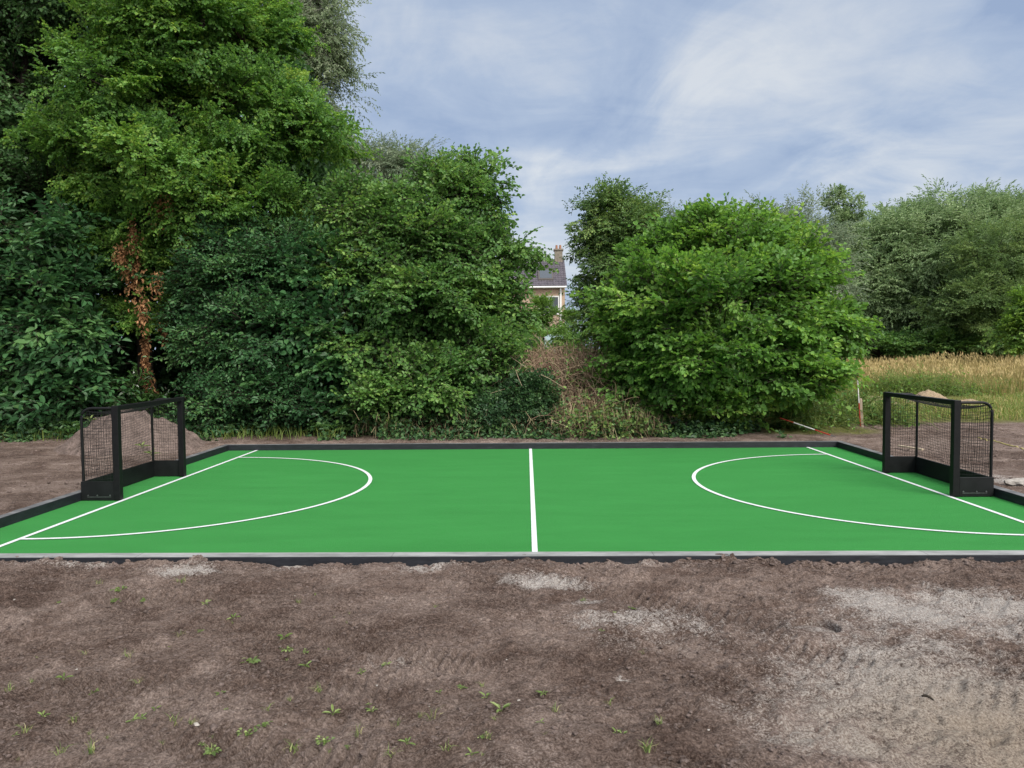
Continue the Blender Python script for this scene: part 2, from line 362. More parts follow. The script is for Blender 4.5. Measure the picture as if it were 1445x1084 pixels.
# ------------------------------------------------------------------ goals
BLACK = plain('black_powder_coat', (.004, .004, .005, 1), (.007, .007, .008, 1), .5, 20., .22)
BBOARD = plain('black_goal_board', (.004, .0045, .005, 1), (.010, .011, .012, 1), .55, 5., .2, .05)
NETM = plain('black_net_cord', (.010, .010, .011, 1), (.018, .018, .02, 1), .8, 40., .2)
STEEL = plain('dull_steel', (.14, .14, .15, 1), (.22, .22, .23, 1), .4, 30., .5, metal=.8)
GW, GH, GD, PS, BH = 1.54, 1.03, .43, .07, .21      # post to post, height, depth, post size, board height
def bev(buf, name, mats, parent, w=.004):
    o = buf.obj(name, mats, parent); md = o.modifiers.new('bevel', 'BEVEL'); md.width = w; md.segments = 2; md.limit_method = 'ANGLE'; return o
def make_goal():
    g = empty('hockey_goal', (0, 0, 0), '', 'goal', 'hockey goals at the two ends of the pitch')
    h2 = GW/2
    for s in (-1, 1):
        y0 = s*h2-(PS if s < 0 else 0); y0 = s*h2-PS/2
        bev(Buf().box((-PS, y0, .006), (0, y0+PS, GH)), 'post', BLACK, g)
        yb = s*(h2+.016)
        sb = bev(Buf().box((-GD, yb-.014, .006), (-PS-.002, yb+.014, BH)), 'side_board', BBOARD, g, .003)
        sb2 = Buf().box((-GD+.07, s*(h2+.031)-.002, .040), (-PS-.03, s*(h2+.031)+.002, .046))
        sb2.obj('slot_rail', STEEL, sb)
        for bx in (-GD+.08, -GD/2-PS/2, -PS-.04):
            an = np.arange(8)*np.pi/4; ys = s*(h2+.0305)
            Buf().tube([(bx, ys, .06), (bx, ys+s*.006, .06)], .008, 8).obj('bolt', STEEL, sb)
        ar = np.linspace(0, np.pi/2, 7); rb = .11; zt = GH-.028; xr_ = -GD+.016
        pts = [(-PS-.001, s*h2, zt), (xr_+rb+.1, s*h2, zt)]+[(xr_+rb-rb*np.sin(t), s*h2, zt-rb+rb*np.cos(t)) for t in ar]+[(xr_, s*h2, .5), (xr_, s*h2, BH+.002)]
        Buf().tube(pts, .0155, 10).obj('side_frame', BLACK, g, smooth=True)
    bev(Buf().box((-PS+.003, -h2+PS/2, GH-.052), (-.003, h2-PS/2, GH-.002)), 'crossbar', BLACK, g)
    bev(Buf().box((-GD+.001, -h2+.004, .006), (-GD+.029, h2-.004, BH-.003)), 'back_board', BBOARD, g, .003)
    # net: strings of knotted cord, the rear top edge sags between the two rear tubes
    nb = Buf(); rs = .0019; xr_ = -GD+.016
    sag = lambda y: GH-.035-.11*(1-(np.abs(y)/h2)**2)
    def string(P, r=rs): tubes(nb, P[None], np.full((1, len(P)), r), 3)
    st = .037; ys = np.arange(-h2+.02, h2-.01, st); wob = lambda k: .004*np.sin(k*12.9898+4.1)
    for k, y in enumerate(ys):
        zz = np.linspace(BH+.01, 1, 12); top = sag(y); z = BH+.01+(zz-zz[0])/(zz[-1]-zz[0])*(top-BH-.01)
        bel = .02*np.sin(np.linspace(0, np.pi, 12))
        string(np.stack([xr_-.012-bel, y+wob(k)+.004*np.sin(z*9+k), z], 1))
        xs = np.linspace(xr_-.012, -PS/2, 8); t = (xs-xs[0])/(xs[-1]-xs[0])
        string(np.stack([xs, y+wob(k)+0*xs, top+(GH-.03-top)*t-.03*np.sin(np.pi*t)], 1))
    for j, z in enumerate(np.arange(BH+.03, GH-.05, st)):
        yy = np.linspace(-h2, h2, 40); f = (z-BH)/(GH-BH)
        zl = BH+(sag(yy)-BH)*f
        string(np.stack([np.full(40, xr_-.012-.02*np.sin(np.pi*min(f, 1))), yy, zl+.003*np.sin(yy*23+j)], 1))
        for s in (-1, 1):
            xs = np.linspace(xr_, -PS-.002, 10)
            string(np.stack([xs, np.full(10, s*(h2-.004)), z+.003*np.sin(xs*40+j)-.008*np.sin(np.pi*(xs-xs[0])/(xs[-1]-xs[0]))], 1))
    for t in np.linspace(.12, .9, 7):
        yy = np.linspace(-h2, h2, 40)
        string(np.stack([np.full(40, xr_+(-PS/2-xr_)*t), yy, sag(yy)+(GH-.03-sag(yy))*t-.03*math.sin(math.pi*t)], 1))
    for s in (-1, 1):
        for k, x in enumerate(np.arange(xr_+.03, -PS-.005, st*.8)):
            z = np.linspace(BH+.005, GH-.045, 10); string(np.stack([x+.003*np.sin(z*14+k), np.full(10, s*(h2-.004)), z], 1))
    yy = np.linspace(-h2, h2, 40); string(np.stack([np.full(40, xr_-.012), yy, sag(yy)], 1), .0042)
    nb.obj('net', NETM, g)
    return g
goal = make_goal(); goal.location = (GLX-.022, DY, 0)
goal['label'] = 'black hockey goal with net in front of the heap of soil, left end'
goal2 = copy_tree(goal); goal2.location = (GRX+.022, DY, 0); goal2.rotation_euler = (0, 0, math.pi)
goal2['label'] = 'black hockey goal with sagging net on the side of the meadow, right end'

# ------------------------------------------------------------------ foliage generator
def spray(kind, r):
    """one leafy side shoot of unit-ish size along +X: leaf frames and twig segments"""
    o, a, n, s, tw = [], [], [], [], []
    K = dict(broad=(4, 5, .55, .95), fine=(6, 7, .55, .9), willow=(5, 9, .8, .7), birch=(5, 9, .8, .6), big=(3, 4, .6, 1.0))[kind]
    ns, nl, L, flat = K
    def twig(p0, d, ln, m, lvl):
        pts = [p0]; q = p0.copy(); dd = d.copy()
        dr = .5 if kind == 'birch' else .18
        for k in range(4):
            dd = nrm(dd+np.array((0, 0, -dr*.35))+r.normal(0, .08, 3)); q = q+dd*ln/4; pts.append(q.copy())
        pts = np.array(pts); tw.append(pts)
        for k in range(m):
            t = (k+.8)/m*4*(.98); i0 = min(int(t), 3); pp = pts[i0]+(pts[i0+1]-pts[i0])*min(t-i0, 1.)
            td = nrm(pts[i0+1]-pts[i0]); sd = nrm(np.cross((0, 0, 1.), td))*(1 if k % 2 else -1)
            out_ = .25 if k == m-1 else r.uniform(.6, 1.2)
            ax = nrm(td+sd*out_+r.normal(0, .22, 3)+np.array((0, 0, -.25 if kind in ('birch', 'willow') else -.05)))
            nn = nrm(np.array((0, 0, 1.))+r.normal(0, .42, 3)+td*.15)
            o.append(pp); a.append(ax); n.append(nn); s.append(r.uniform(.65, 1.15)*(.85 if k == m-1 else 1))
        return pts
    mp = twig(np.zeros(3), np.array((1., 0, .1)), L, nl, 0)
    for k in range(ns):
        t = (k+.6)/ns*3.2; i0 = int(t); pp = mp[i0]+(mp[min(i0+1, 4)]-mp[i0])*(t-i0)
        sg = 1 if k % 2 else -1
        d = nrm(np.array((.75, sg*.8*flat, r.normal(0, .35)*(1.3-flat)+.08)))
        twig(pp, d, L*(.62-.08*k*.6)*r.uniform(.75, 1.15), nl, 1)
    return np.array(o), np.array(a), np.array(n), np.array(s), np.array(tw)
TPL = {k: [spray(k, np.random.default_rng(100+i)) for i in range(10)] for k in ('broad', 'fine', 'willow', 'birch', 'big')}

def tree(name, label, cat, base, trunks, blobs, kind, leaf, width, nclump, nspray, mat, bark=None, seed=1, clr=.35, flat=.5,
         size=1., fold=.22, outn=.55, back=.4, limb=.02, group=None, zlay=.6, inner=.15, extra=None, tspread=.28):
    r = np.random.default_rng(seed); bark = bark or BARK
    base = np.asarray(base, float)
    root = empty(name, base, label, cat, group)
    B = np.array([[*at(b[0], b[1], b[4]), b[2]*b[4]/FPX, (b[5] if len(b) > 5 else b[2]*b[4]/FPX), b[3]*b[4]/FPX] for b in blobs])
    w = (B[:, 3]*B[:, 5])**.9; bi = r.choice(len(B), nclump, p=w/w.sum())
    d = nrm(r.normal(0, 1, (nclump*3, 3))); d = d[(d[:, 1] < .35) | (r.random(len(d)) < back)][:nclump]; bi = bi[:len(d)]; nclump = len(d)
    fr = np.where(r.random(nclump) < inner, r.uniform(.15, .6, nclump), .62+.38*r.random(nclump)**.6)*(1+r.normal(0, .10, nclump))
    rb = np.maximum(B[bi, 3:6]-.22*size, .15)
    cen = B[bi, :3]+d*rb*fr[:, None]
    cen[:, 2] = np.maximum(cen[:, 2], base[2]+.12)
    cd_ = nrm(d+np.array((0, 0, .2)))
    # sprays
    n = nclump*nspray; ci = np.repeat(np.arange(nclump), nspray)
    sd = nrm(cd_[ci]*1.0+r.normal(0, .75, (n, 3))*np.array((1, 1, zlay)))
    if kind in ('broad', 'fine'): sd = nrm(sd+np.array((0, 0, .9))*np.clip(d[ci][:, 2:3]-.15, 0, 1))
    if kind == 'birch': sd = nrm(sd+np.array((0, 0, -.5)))
    cs = clr*r.uniform(.7, 1.35, nclump)[ci][:, None]
    so = cen[ci]+r.normal(0, 1, (n, 3))*cs*np.array((.6, .6, .6*flat))
    up = nrm(np.array((0, 0, 1.))+cd_[ci]*outn+r.normal(0, .22, (n, 3)))
    sv = nrm(np.cross(up, sd)); uv = np.cross(sd, sv)
    ti = r.integers(0, 10, n); sz = size*r.uniform(.7, 1.2, n)
    ctint = np.clip(.45+r.normal(0, .16, nclump), 0, 1)[ci]
    buf = Buf(); tb = Buf()
    for k in range(10):
        q = np.where(ti == k)[0]
        if not len(q): continue
        o, a, nn, s, tw = TPL[kind][k]
        M = np.stack([sd[q], sv[q], uv[q]], 1)                       # rows: local axes in the world
        O = so[q][:, None]+np.einsum('lk,nkj->nlj', o, M)*sz[q][:, None, None]
        A = np.einsum('lk,nkj->nlj', a, M); Nn = np.einsum('lk,nkj->nlj', nn, M)
        keep = (r.random(O.shape[:2]) < .93).ravel()
        sl = (np.broadcast_to(s, O.shape[:2]).ravel()*r.uniform(.85, 1.15, O.shape[0]*O.shape[1]))[keep]
        tn = np.clip(np.repeat(ctint[q], len(o))+r.normal(0, .17, O.shape[0]*O.shape[1]), 0, 1)[keep]
        leaves(buf, O.reshape(-1, 3)[keep], A.reshape(-1, 3)[keep], Nn.reshape(-1, 3)[keep], leaf*sl, leaf*width*sl, fold=fold,
               mat=0, tint=tn, narrow=kind in ('willow', 'birch'))
        T = so[q][:, None, None]+np.einsum('tpk,nkj->ntpj', tw[:, ::2], M)*sz[q][:, None, None, None]
        T = T.reshape(-1, 3, 3); tubes(buf, T, np.tile(np.array((.006, .0045, .002))*(max(.6, size) if kind in ('broad', 'big') else .55), (len(T), 1)), 3, mat=1)
    buf.obj('crown', [mat, bark], root, offset=base)
    # trunks and limbs
    TP = []
    for pts, r0, r1 in trunks:
        P = np.array([at(*q) for q in pts]); k = np.linspace(0, 1, len(P)); kk = np.linspace(0, 1, 4*len(P))
        P = np.stack([np.interp(kk, k, P[:, i]) for i in range(3)], 1); P[1:-1] += r.normal(0, .02, (len(P)-2, 3))
        P[0, 2] -= .15
        R = r0+(r1-r0)*kk**.8; R[0] *= 1.35; R[1] *= 1.1
        tubes(tb, P[None], R[None], 10); TP.append(np.column_stack([P, R]))
    if TP:
        A = np.concatenate(TP); Ps = []
        for c in cen[::1]:
            dz = c[2]-A[:, 2]; dh = np.hypot(c[0]-A[:, 0], c[1]-A[:, 1])
            cost = np.abs(dz-dh*.5)+dh*.7+(A[:, 2] < base[2]+.3)*.6
            j = int(np.argmin(cost+r.random(len(A))*.3)); p0 = A[j, :3]
            k = np.linspace(0, 1, 6)[:, None]; mid = (p0+c)/2+np.array((0, 0, .12*np.linalg.norm(c-p0)))+r.normal(0, .08, 3)
            Ps.append((1-k)**2*p0+2*k*(1-k)*mid+k**2*c)
        Ps = np.array(Ps); ln = np.linalg.norm(Ps[:, -1]-Ps[:, 0], axis=1)
        Rr = limb*(.5+ln/2.5)[:, None]*np.linspace(1, .25, 6)[None]
        tubes(tb, Ps, Rr, 5); tb.obj('trunk', bark, root, offset=base, smooth=True)
    return root

# leaf materials: (dark, mid, fresh) real leaf colours
G = lambda r, g, b: (r, g, b, 1)
M_MAPLE = leaf_mat('maple_leaf', G(.055, .140, .036), G(.135, .280, .056), G(.29, .42, .085), .42, .5, .3)
M_DARK = leaf_mat('dark_leaf', G(.024, .072, .028), G(.056, .150, .052), G(.12, .24, .075), .28, .48, .32)
M_DARK2 = leaf_mat('dark_green_leaf', G(.030, .075, .026), G(.065, .15, .045), G(.12, .22, .06), .3, .5, .35)
M_ALDER = leaf_mat('alder_leaf', G(.050, .125, .036), G(.115, .240, .058), G(.22, .35, .085), .36, .48, .35)
M_HAZEL = leaf_mat('hazel_leaf', G(.060, .140, .032), G(.135, .285, .056), G(.26, .41, .085), .42, .5, .3)
M_SMALL = leaf_mat('small_leaf', G(.060, .120, .042), G(.13, .235, .066), G(.24, .33, .09), .36, .45, .35)
M_WILLOW = leaf_mat('willow_leaf', G(.10, .17, .072), G(.21, .31, .14), G(.36, .45, .25), .33, .5, .35)
M_PALE = leaf_mat('pale_leaf', G(0.102, 0.153, 0.093), G(0.196, 0.264, 0.162), G(0.323, 0.374, 0.255), .35, .5, .35)
M_BIRCHL = leaf_mat('birch_leaf', G(.11, .16, .085), G(.21, .28, .15), G(.34, .40, .25), .45, .5, .35)
M_OLIVE = leaf_mat('hawthorn_leaf', G(.065, .125, .040), G(.135, .222, .070), G(.23, .31, .10), .33, .5, .3)
M_BRIGHT = leaf_mat('fresh_leaf', G(0.065, 0.143, 0.026), G(0.130, 0.247, 0.046), G(0.208, 0.338, 0.065), .4)
M_IVY = leaf_mat('ivy_leaf', G(.020, .055, .022), G(.045, .105, .036), G(.085, .16, .05), .15, .5, .3)
M_WOOD = leaf_mat('woodland_leaf', G(.022, .056, .020), G(.045, .105, .034), G(.08, .16, .045), .3)

def gz(x, y): return float(ground_z(np.array([float(x)]), np.array([float(y)]))[0])
def gbase(px, Y):
    x = at(px, 540, Y)[0]; return (x, Y, gz(x, Y))

# big maple with an ivy-clad trunk
b0 = gbase(216, 15.2)
pxb = 604
maple = tree('maple_tree', 'tall spreading green tree with brown dead ivy on its trunk at the left', 'tree', b0,
     [([(216,pxb,15.2),(208,520,15.2),(198,440,15.2),(196,360,15.2),(225,270,15.3),(262,160,15.4),(285,40,15.5),(300,-120,15.6)], .17, .06),
      ([(225,270,15.3),(300,180,15.1),(330,110,15.1),(355,75,15.2)], .07, .03),
      ([(240,230,15.3),(330,215,15.2),(430,180,15.2)], .06, .02),
      ([(262,160,15.4),(265,60,15.2),(240,-20,15)], .06, .03)],
     [(275,40,125,115,15.6),(180,130,110,110,15.1),(365,165,88,62,15.4),(255,255,130,75,15.0),(455,190,58,26,15.3),(260,-110,150,110,15.6),
      (375,60,40,50,15.8),(200,340,52,55,15.1,.5),(172,300,40,40,14.9,.5),(232,445,26,30,14.9,.4),(182,455,20,24,14.9,.4),(330,300,90,50,15.2),(258,385,34,45,14.9,.5),(152,385,18,40,14.9,.4),(130,230,60,60,15)],
     'fine', .066, .85, 340, 15, M_MAPLE, BARK_DARK, seed=11, clr=.34, flat=.5, size=.95, zlay=.6, limb=.03, outn=.75)
db = Buf(); rr = np.random.default_rng(5)
for px, py, rx, ry, Y, k in ((188,385,14,38,14.45,330),(206,500,5,55,14.75,420),(170,362,9,22,14.2,150),(234,292,16,28,14.3,170),(188,335,8,24,14.2,120),(202,440,8,24,14.3,160),(222,400,8,20,14.3,70),(262,330,10,18,14.5,110),(232,470,5,22,14.6,90),(212,560,8,28,14.95,450)):
    c = at(px, py, Y); o = c+rr.normal(0, .5, (k, 3))*np.array((rx, rx*.8, ry))*Y/FPX
    leaves(db, o, rr.normal(0, .5, (k, 3))+np.array((0, -.2, -.8)), rr.normal(0, 1, (k, 3))+np.array((0, -.8, .2)), rr.uniform(.04, .11, k), rr.uniform(.02, .05, k), tint=rr.random(k))
db.obj('dead_ivy', DEADIVY, maple, offset=b0)['label'] = 'brown withered ivy clinging to the trunk'

tree('dark_tree', 'dark dense broad-leaved tree at the far left edge of the wood', 'tree', gbase(20, 16.8),
     [([(20,600,16.8),(25,400,16.8),(30,200,16.8),(40,0,16.8)], .16, .06)],
     [(30,130,115,115,16.8),(-60,-20,140,120,16.8),(90,-10,90,80,16.6),(10,270,100,80,16.5),(95,280,60,60,16.2),(-100,200,90,110,16.5)],
     'broad', .10, .8, 230, 15, M_DARK2, BARK_DARK, seed=12, clr=.4, size=1.1, zlay=.5)
tree('chestnut_sapling', 'shady sapling with large drooping leaves beside the ferns at the far left', 'sapling', gbase(60, 14.3),
     [([(60,612,14.3),(55,520,14.3),(58,400,14.3),(60,300,14.3)], .05, .02), ([(100,612,14.2),(105,520,14.2),(100,430,14.2)], .035, .015)],
     [(40,340,80,60,14.3),(60,430,90,60,14.1),(95,480,48,50,14.0),(20,520,70,60,14),(60,570,50,30,13.9),(-40,430,60,90,14.1),(105,535,22,36,13.9)],
     'big', .17, .5, 105, 11, M_DARK, BARK_DARK, seed=13, clr=.3, size=.95, zlay=.4, limb=.012)
tree('elder_shrub', 'dark shrub filling the shade to the right of the ivy-clad trunk', 'shrub', gbase(330, 14.6),
     [([(320,612,14.6),(315,520,14.6),(330,400,14.7)], .05, .02), ([(350,612,14.6),(370,500,14.6),(385,390,14.8)], .05, .02)],
     [(335,400,70,70,14.8),(315,495,58,60,14.3),(400,370,70,50,14.9),(380,470,70,60,14.3),(320,575,60,28,14.0),(390,560,60,40,13.9),(290,440,36,55,14.7)],
     'broad', .085, .62, 170, 14, M_DARK, BARK_DARK, seed=14, clr=.28, size=.9, zlay=.45, limb=.012)
lime = tree('lime_shrub', 'shrub with rounded blue-green leaves and a withered tan spray', 'shrub', gbase(440, 14.4),
     [([(440,614,14.4),(445,520,14.4),(450,420,14.5)], .04, .015)],
     [(450,420,55,70,14.5),(440,520,55,60,14.1),(470,585,45,30,13.8),(420,450,50,50,14.3),(480,480,40,60,14.1)],
     'big', .13, .8, 72, 9, M_DARK, BARK_DARK, seed=15, clr=.25, size=.85, zlay=.4, limb=.01)
db = Buf(); k = 46; c = at(392, 512, 13.75)
leaves(db, c+rr.normal(0, 1, (k, 3))*np.array((.07, .05, .05)), rr.normal(0, .35, (k, 3))+np.array((0, 0, -1.)), rr.normal(0, 1, (k, 3))+np.array((0, -1, 0)), rr.uniform(.12, .24, k), rr.uniform(.02, .035, k), tint=.6+.4*rr.random(k))
M_TAN = leaf_mat('withered_leaf', G(0.170, 0.120, 0.060), G(0.300, 0.220, 0.110), G(0.420, 0.330, 0.180), .2, .8, .1)
db.obj('withered_spray', M_TAN, lime, offset=gbase(440, 14.4))['label'] = 'withered tan leaf bunch hanging among green leaves'
tree('alder_tree', 'bushy green many-stemmed tree in the middle, left of the gap', 'tree', gbase(600, 14.9),
     [([(590,612,14.9),(585,520,14.9),(560,420,14.9),(545,330,14.9)], .045, .015), ([(600,612,14.9),(602,520,14.9),(610,420,14.9),(625,300,15),(650,240,15)], .055, .012),
      ([(612,612,14.9),(625,520,14.9),(650,420,14.9),(690,340,14.9)], .045, .012), ([(620,612,15.0),(640,540,15.0),(690,470,14.9),(720,420,14.9)], .04, .012),
      ([(580,612,14.8),(560,540,14.8),(520,470,14.8)], .035, .012), ([(607,612,14.8),(607,500,14.7),(590,410,14.8)], .03, .01)],
     [(640,300,72,62,15),(662,256,46,28,15),(560,330,70,60,15),(682,375,50,48,14.9),(585,420,95,55,14.6),(655,440,60,50,14.8),(688,440,42,50,14.9),(535,480,75,55,14.3),
      (600,540,85,40,14.1),(680,510,65,45,14.5),(500,390,50,60,14.8),(735,350,22,18,15),(540,560,60,30,13.9),(600,360,90,60,14.8),(500,300,40,40,15.2)],
     'broad', .085, .82, 330, 14, M_ALDER, BARK, seed=16, clr=.27, size=.9, zlay=.55, limb=.013, outn=.5)
tree('birch_tree', 'tall pale grey-green birch rising behind the large tree, against the sky', 'tree', gbase(440, 23),
     [([(440,560,23),(445,300,23),(452,100,23),(455,-60,23)], .14, .05)],
     [(448,50,36,75,23),(446,150,36,70,23),(430,-60,55,70,23),(455,235,45,50,23),(462,20,20,30,22.6),(410,90,50,80,23),(500,132,8,8,22.8),(475,180,20,20,22.8)],
     'birch', .10, .5, 118, 12, M_BIRCHL, BIRCHB, seed=17, clr=.45, size=1.3, zlay=.8, limb=.018)
tree('willow_tree', 'wispy pale willow showing its thin top above the middle trees', 'tree', gbase(550, 24),
     [([(550,555,24),(545,400,24),(550,250,24)], .12, .03)],
     [(520,260,55,45,24),(570,240,48,32,24),(500,310,60,60,24),(590,290,40,40,24)],
     'willow', .12, .32, 64, 14, M_PALE, BARK, seed=18, clr=.4, size=1.2, zlay=.9)
tree('slender_alder', 'darker slender small-leaved tree just right of the gap with the house', 'tree', gbase(850, 19.5),
     [([(850,582,19.5),(850,450,19.5),(855,350,19.5),(865,270,19.5)], .09, .02), ([(845,582,19.5),(838,480,19.5),(835,400,19.5)], .05, .02)],
     [(864,326,42,42,19.5),(868,290,28,18,19.5),(860,372,42,44,19.3),(850,430,36,44,19.2),(852,490,34,34,18.8),(895,340,40,60,19.5),(830,350,12,14,19.3),(905,312,22,20,19.5)],
     'fine', .07, .6, 120, 11, M_SMALL, BARK, seed=19, clr=.32, size=1.0, zlay=.9)
tree('hazel_bush', 'large round bright green hazel bush standing behind the far kerb', 'bush', gbase(1010, 14.6),
     [([(1000,612,14.6),(985,520,14.6),(950,420,14.6)], .04, .012), ([(1010,612,14.6),(1010,500,14.6),(1020,380,14.6),(1035,310,14.6)], .04, .01),
      ([(1020,612,14.6),(1060,520,14.6),(1100,420,14.6)], .04, .012), ([(1030,612,14.5),(1090,560,14.5),(1160,480,14.5)], .035, .012), ([(990,612,14.5),(940,560,14.5),(890,500,14.5)], .035, .012)],
     [(1110,362,34,32,14.9),(950,362,34,30,14.9),(1025,356,84,52,14.8),(930,405,62,60,14.7),(1100,395,60,60,14.8),(1000,440,150,78,14.2),(1128,455,58,58,14.6),(910,475,62,55,14.4),(940,530,75,48,14.1),(1080,520,95,52,14.1),
      (1000,568,90,18,14.4),(1048,313,34,20,14.8),(985,330,34,20,14.9),(1178,468,14,14,14.5),(1105,538,36,26,14.3),(1010,510,120,50,13.9)],
     'broad', .10, .86, 330, 14, M_HAZEL, BARK, seed=20, clr=.27, size=.95, zlay=.5, limb=.012, outn=.5)
tree('willow_tree', 'pale feathery willow top showing above the round bush', 'tree', gbase(1040, 31),
     [([(1040,550,31),(1050,420,31),(1060,320,31)], .16, .05)],
     [(945,340,46,30,31),(1000,345,50,24,31),(1080,340,46,24,31),(1125,345,40,42,31),(1040,380,100,50,31),(1150,390,35,50,31)],
     'willow', .14, .34, 130, 15, M_PALE, BARK, seed=21, clr=.55, size=1.5, zlay=1.0)
tree('thin_tree', 'thin open-crowned small tree between the round bush and the big willow', 'tree', gbase(1188, 33),
     [([(1188,540,33),(1190,400,33),(1188,300,33),(1180,275,33)], .07, .02), ([(1189,380,33),(1203,300,33)], .04, .015)],
     [(1180,285,14,16,33),(1203,292,12,14,33),(1190,320,24,14,33),(1185,350,26,22,33),(1170,320,8,10,33)],
     'fine', .09, .7, 26, 8, M_WILLOW, BARK, seed=22, clr=.3, size=1.0, zlay=.9)
tree('willow_tree', 'huge grey-green willow with billowing crown across the meadow', 'tree', gbase(1300, 42),
     [([(1300,530,42),(1300,430,42),(1290,330,42)], .35, .1), ([(1310,530,42),(1350,400,42),(1380,320,42)], .25, .08)],
     [(1325,326,75,40,42),(1240,362,62,50,42),(1385,334,55,42,42),(1310,370,100,55,41),(1425,346,45,46,42),(1230,420,55,60,41),(1310,440,75,50,40.5),(1195,400,30,55,42),(1270,326,30,22,42),(1400,400,70,60,41)],
     'willow', .21, .36, 400, 14, M_WILLOW, BARK_DARK, seed=23, clr=.65, size=1.8, zlay=.9, outn=.5, limb=.03)
tree('hawthorn_tree', 'olive-brown spreading hawthorn in front of the willow at the right edge', 'tree', gbase(1410, 36),
     [([(1410,535,36),(1410,450,36),(1400,370,36)], .14, .04)],
     [(1400,360,60,45,36),(1395,420,72,50,35.5),(1355,455,45,28,35),(1450,390,50,70,36),(1420,470,60,30,35),(1320,430,20,14,35.4)],
     'fine', .095, .5, 150, 14, M_OLIVE, BARK_DARK, seed=24, clr=.5, size=1.35, zlay=.45)
tree('meadow_shrub', 'fresh yellow-green shrub at the right edge of the meadow', 'shrub', gbase(1440, 31),
     [([(1440,545,31),(1440,490,31)], .03, .01)], [(1438,465,20,34,31),(1450,440,18,25,31)],
     'broad', .13, .8, 24, 10, M_BRIGHT, BARK, seed=25, clr=.3, size=1.0)
tree('meadow_shrub', 'low dark green shrub under the big willow beyond the meadow', 'shrub', gbase(1250, 37),
     [([(1250,530,37),(1250,490,37)], .04, .01)], [(1230,490,50,16,37),(1300,488,60,18,37),(1380,490,60,18,36),(1190,480,40,25,37)],
     'broad', .13, .7, 100, 10, M_ALDER, BARK_DARK, seed=26, clr=.35, size=1.1)
ivy = tree('ivy_hump', 'dark ivy-covered hump at the foot of the middle tree, beside the brambles', 'ivy', gbase(740, 13.7),
     [([(740,618,13.7),(738,570,13.7),(742,545,13.7)], .07, .04)], [(740,572,38,30,13.7),(700,590,40,24,13.5),(755,560,22,22,13.6)],
     'broad', .055, .85, 90, 13, M_IVY, BARK_DARK, seed=27, clr=.15, size=.5, zlay=1.0, outn=1.2, limb=.006)
tree('laurel_sapling', 'glossy laurel sapling below the dead ivy trunk', 'sapling', gbase(190, 14.5),
     [([(192,610,14.5),(190,560,14.5),(185,540,14.5)], .02, .008)], [(178,556,26,14,14.4),(190,530,20,12,14.5),(215,575,18,14,14.5)],
     'big', .13, .4, 15, 7, leaf_mat('laurel_leaf', G(.03, .075, .02), G(.055, .125, .03), G(.10, .19, .05), .2, .25, .7), BARK, seed=28, clr=.12, size=.5, zlay=.6, limb=.006)

# the wood behind, one mass
def woodland():
    r = np.random.default_rng(40); b = Buf()
    n = 85000
    px = r.uniform(-260, 780, n); top = np.interp(px, [-260, 100, 420, 520, 600, 700, 735, 780], [-80, -60, 60, 300, 300, 400, 470, 560])
    py = top+(590-top)*r.random(n)**.8; Y = r.uniform(17.5, 20.5, n)
    px2 = r.uniform(880, 1165, 12000); py2 = np.interp(px2, [880, 950, 1100, 1165], [400, 370, 370, 420]); py2 = py2+(560-py2)*r.random(12000); Y2 = r.uniform(18, 20.5, 12000)
    px = np.concatenate([px, px2]); py = np.concatenate([py, py2]); Y = np.concatenate([Y, Y2])
    P = np.array([at(a, c, e) for a, c, e in zip(px, py, Y)])
    x = r.uniform(-17, -12.6, 9000); y = r.uniform(1, 17, 9000); P = np.concatenate([P, np.stack([x, y, r.random(9000)**.7*11+.1], 1)])
    px = np.concatenate([px, x*40]); py = np.concatenate([py, y*40])
    leaves(b, P, r.normal(0, 1, P.shape), r.normal(0, .7, P.shape)+np.array((0, -.5, .6)), r.uniform(.14, .26, len(P)), r.uniform(.10, .18, len(P)), tint=np.clip(.45+.5*fbm(px/30, py/30, 3, 3)*2, 0, 1))
    tag(b.obj('woodland', M_WOOD), 'dark mass of woodland leaves behind the front row of trees', 'woodland', kind='stuff')
woodland()

# ------------------------------------------------------------------ low growth
M_GRASSG = leaf_mat('green_grass', G(.06, .11, .022), G(.14, .21, .045), G(.27, .31, .09), .35)
M_GRASSY = leaf_mat('straw_grass', G(.19, .16, .065), G(.36, .29, .125), G(.52, .41, .21), .3, .8, .15)
M_STEM = leaf_mat('dead_stem', G(.08, .055, .035), G(.20, .15, .09), G(.38, .31, .19), .1, .9, .1)
def zs(P): return ground_z(P[:, 0], P[:, 1])
def pts_in(n, x0, x1, y0, y1, r): 
    P = np.zeros((n, 3)); P[:, 0] = r.uniform(x0, x1, n); P[:, 1] = r.uniform(y0, y1, n); P[:, 2] = zs(P)-.01; return P
r = np.random.default_rng(50)
b = Buf(); n = 150000
P = pts_in(n, 5, 40, 20.5, 44, r); pv = fbm(P[:, 0]*.35, P[:, 1]*.35, 3, 8)
k = (P[:, 0] < 6+P[:, 1]*.62) & (P[:, 1] > 21.8+1.8*fbm(P[:, 0]*.3, P[:, 1]*.1, 2, 4)*2) & (P[:, 0] > P[:, 1]*.36-1.5); P = P[k]; pv = pv[k]
green = sst(-.05, .2, pv+.3*sst(28, 22, P[:, 1]))
blades(b, P, (.56+.9*pv+.25*fbm(P[:, 0]*1.3, P[:, 1]*1.3, 2, 77))*r.uniform(.5, 1.15, len(P)), r.uniform(.010, .022, len(P)), r.uniform(.05, .45, len(P)), 0, np.clip(.55+r.normal(0, .22, len(P))-green*.15, 0, 1))
ng = len(P)//2; Q = P[:ng][green[:ng] > .2]
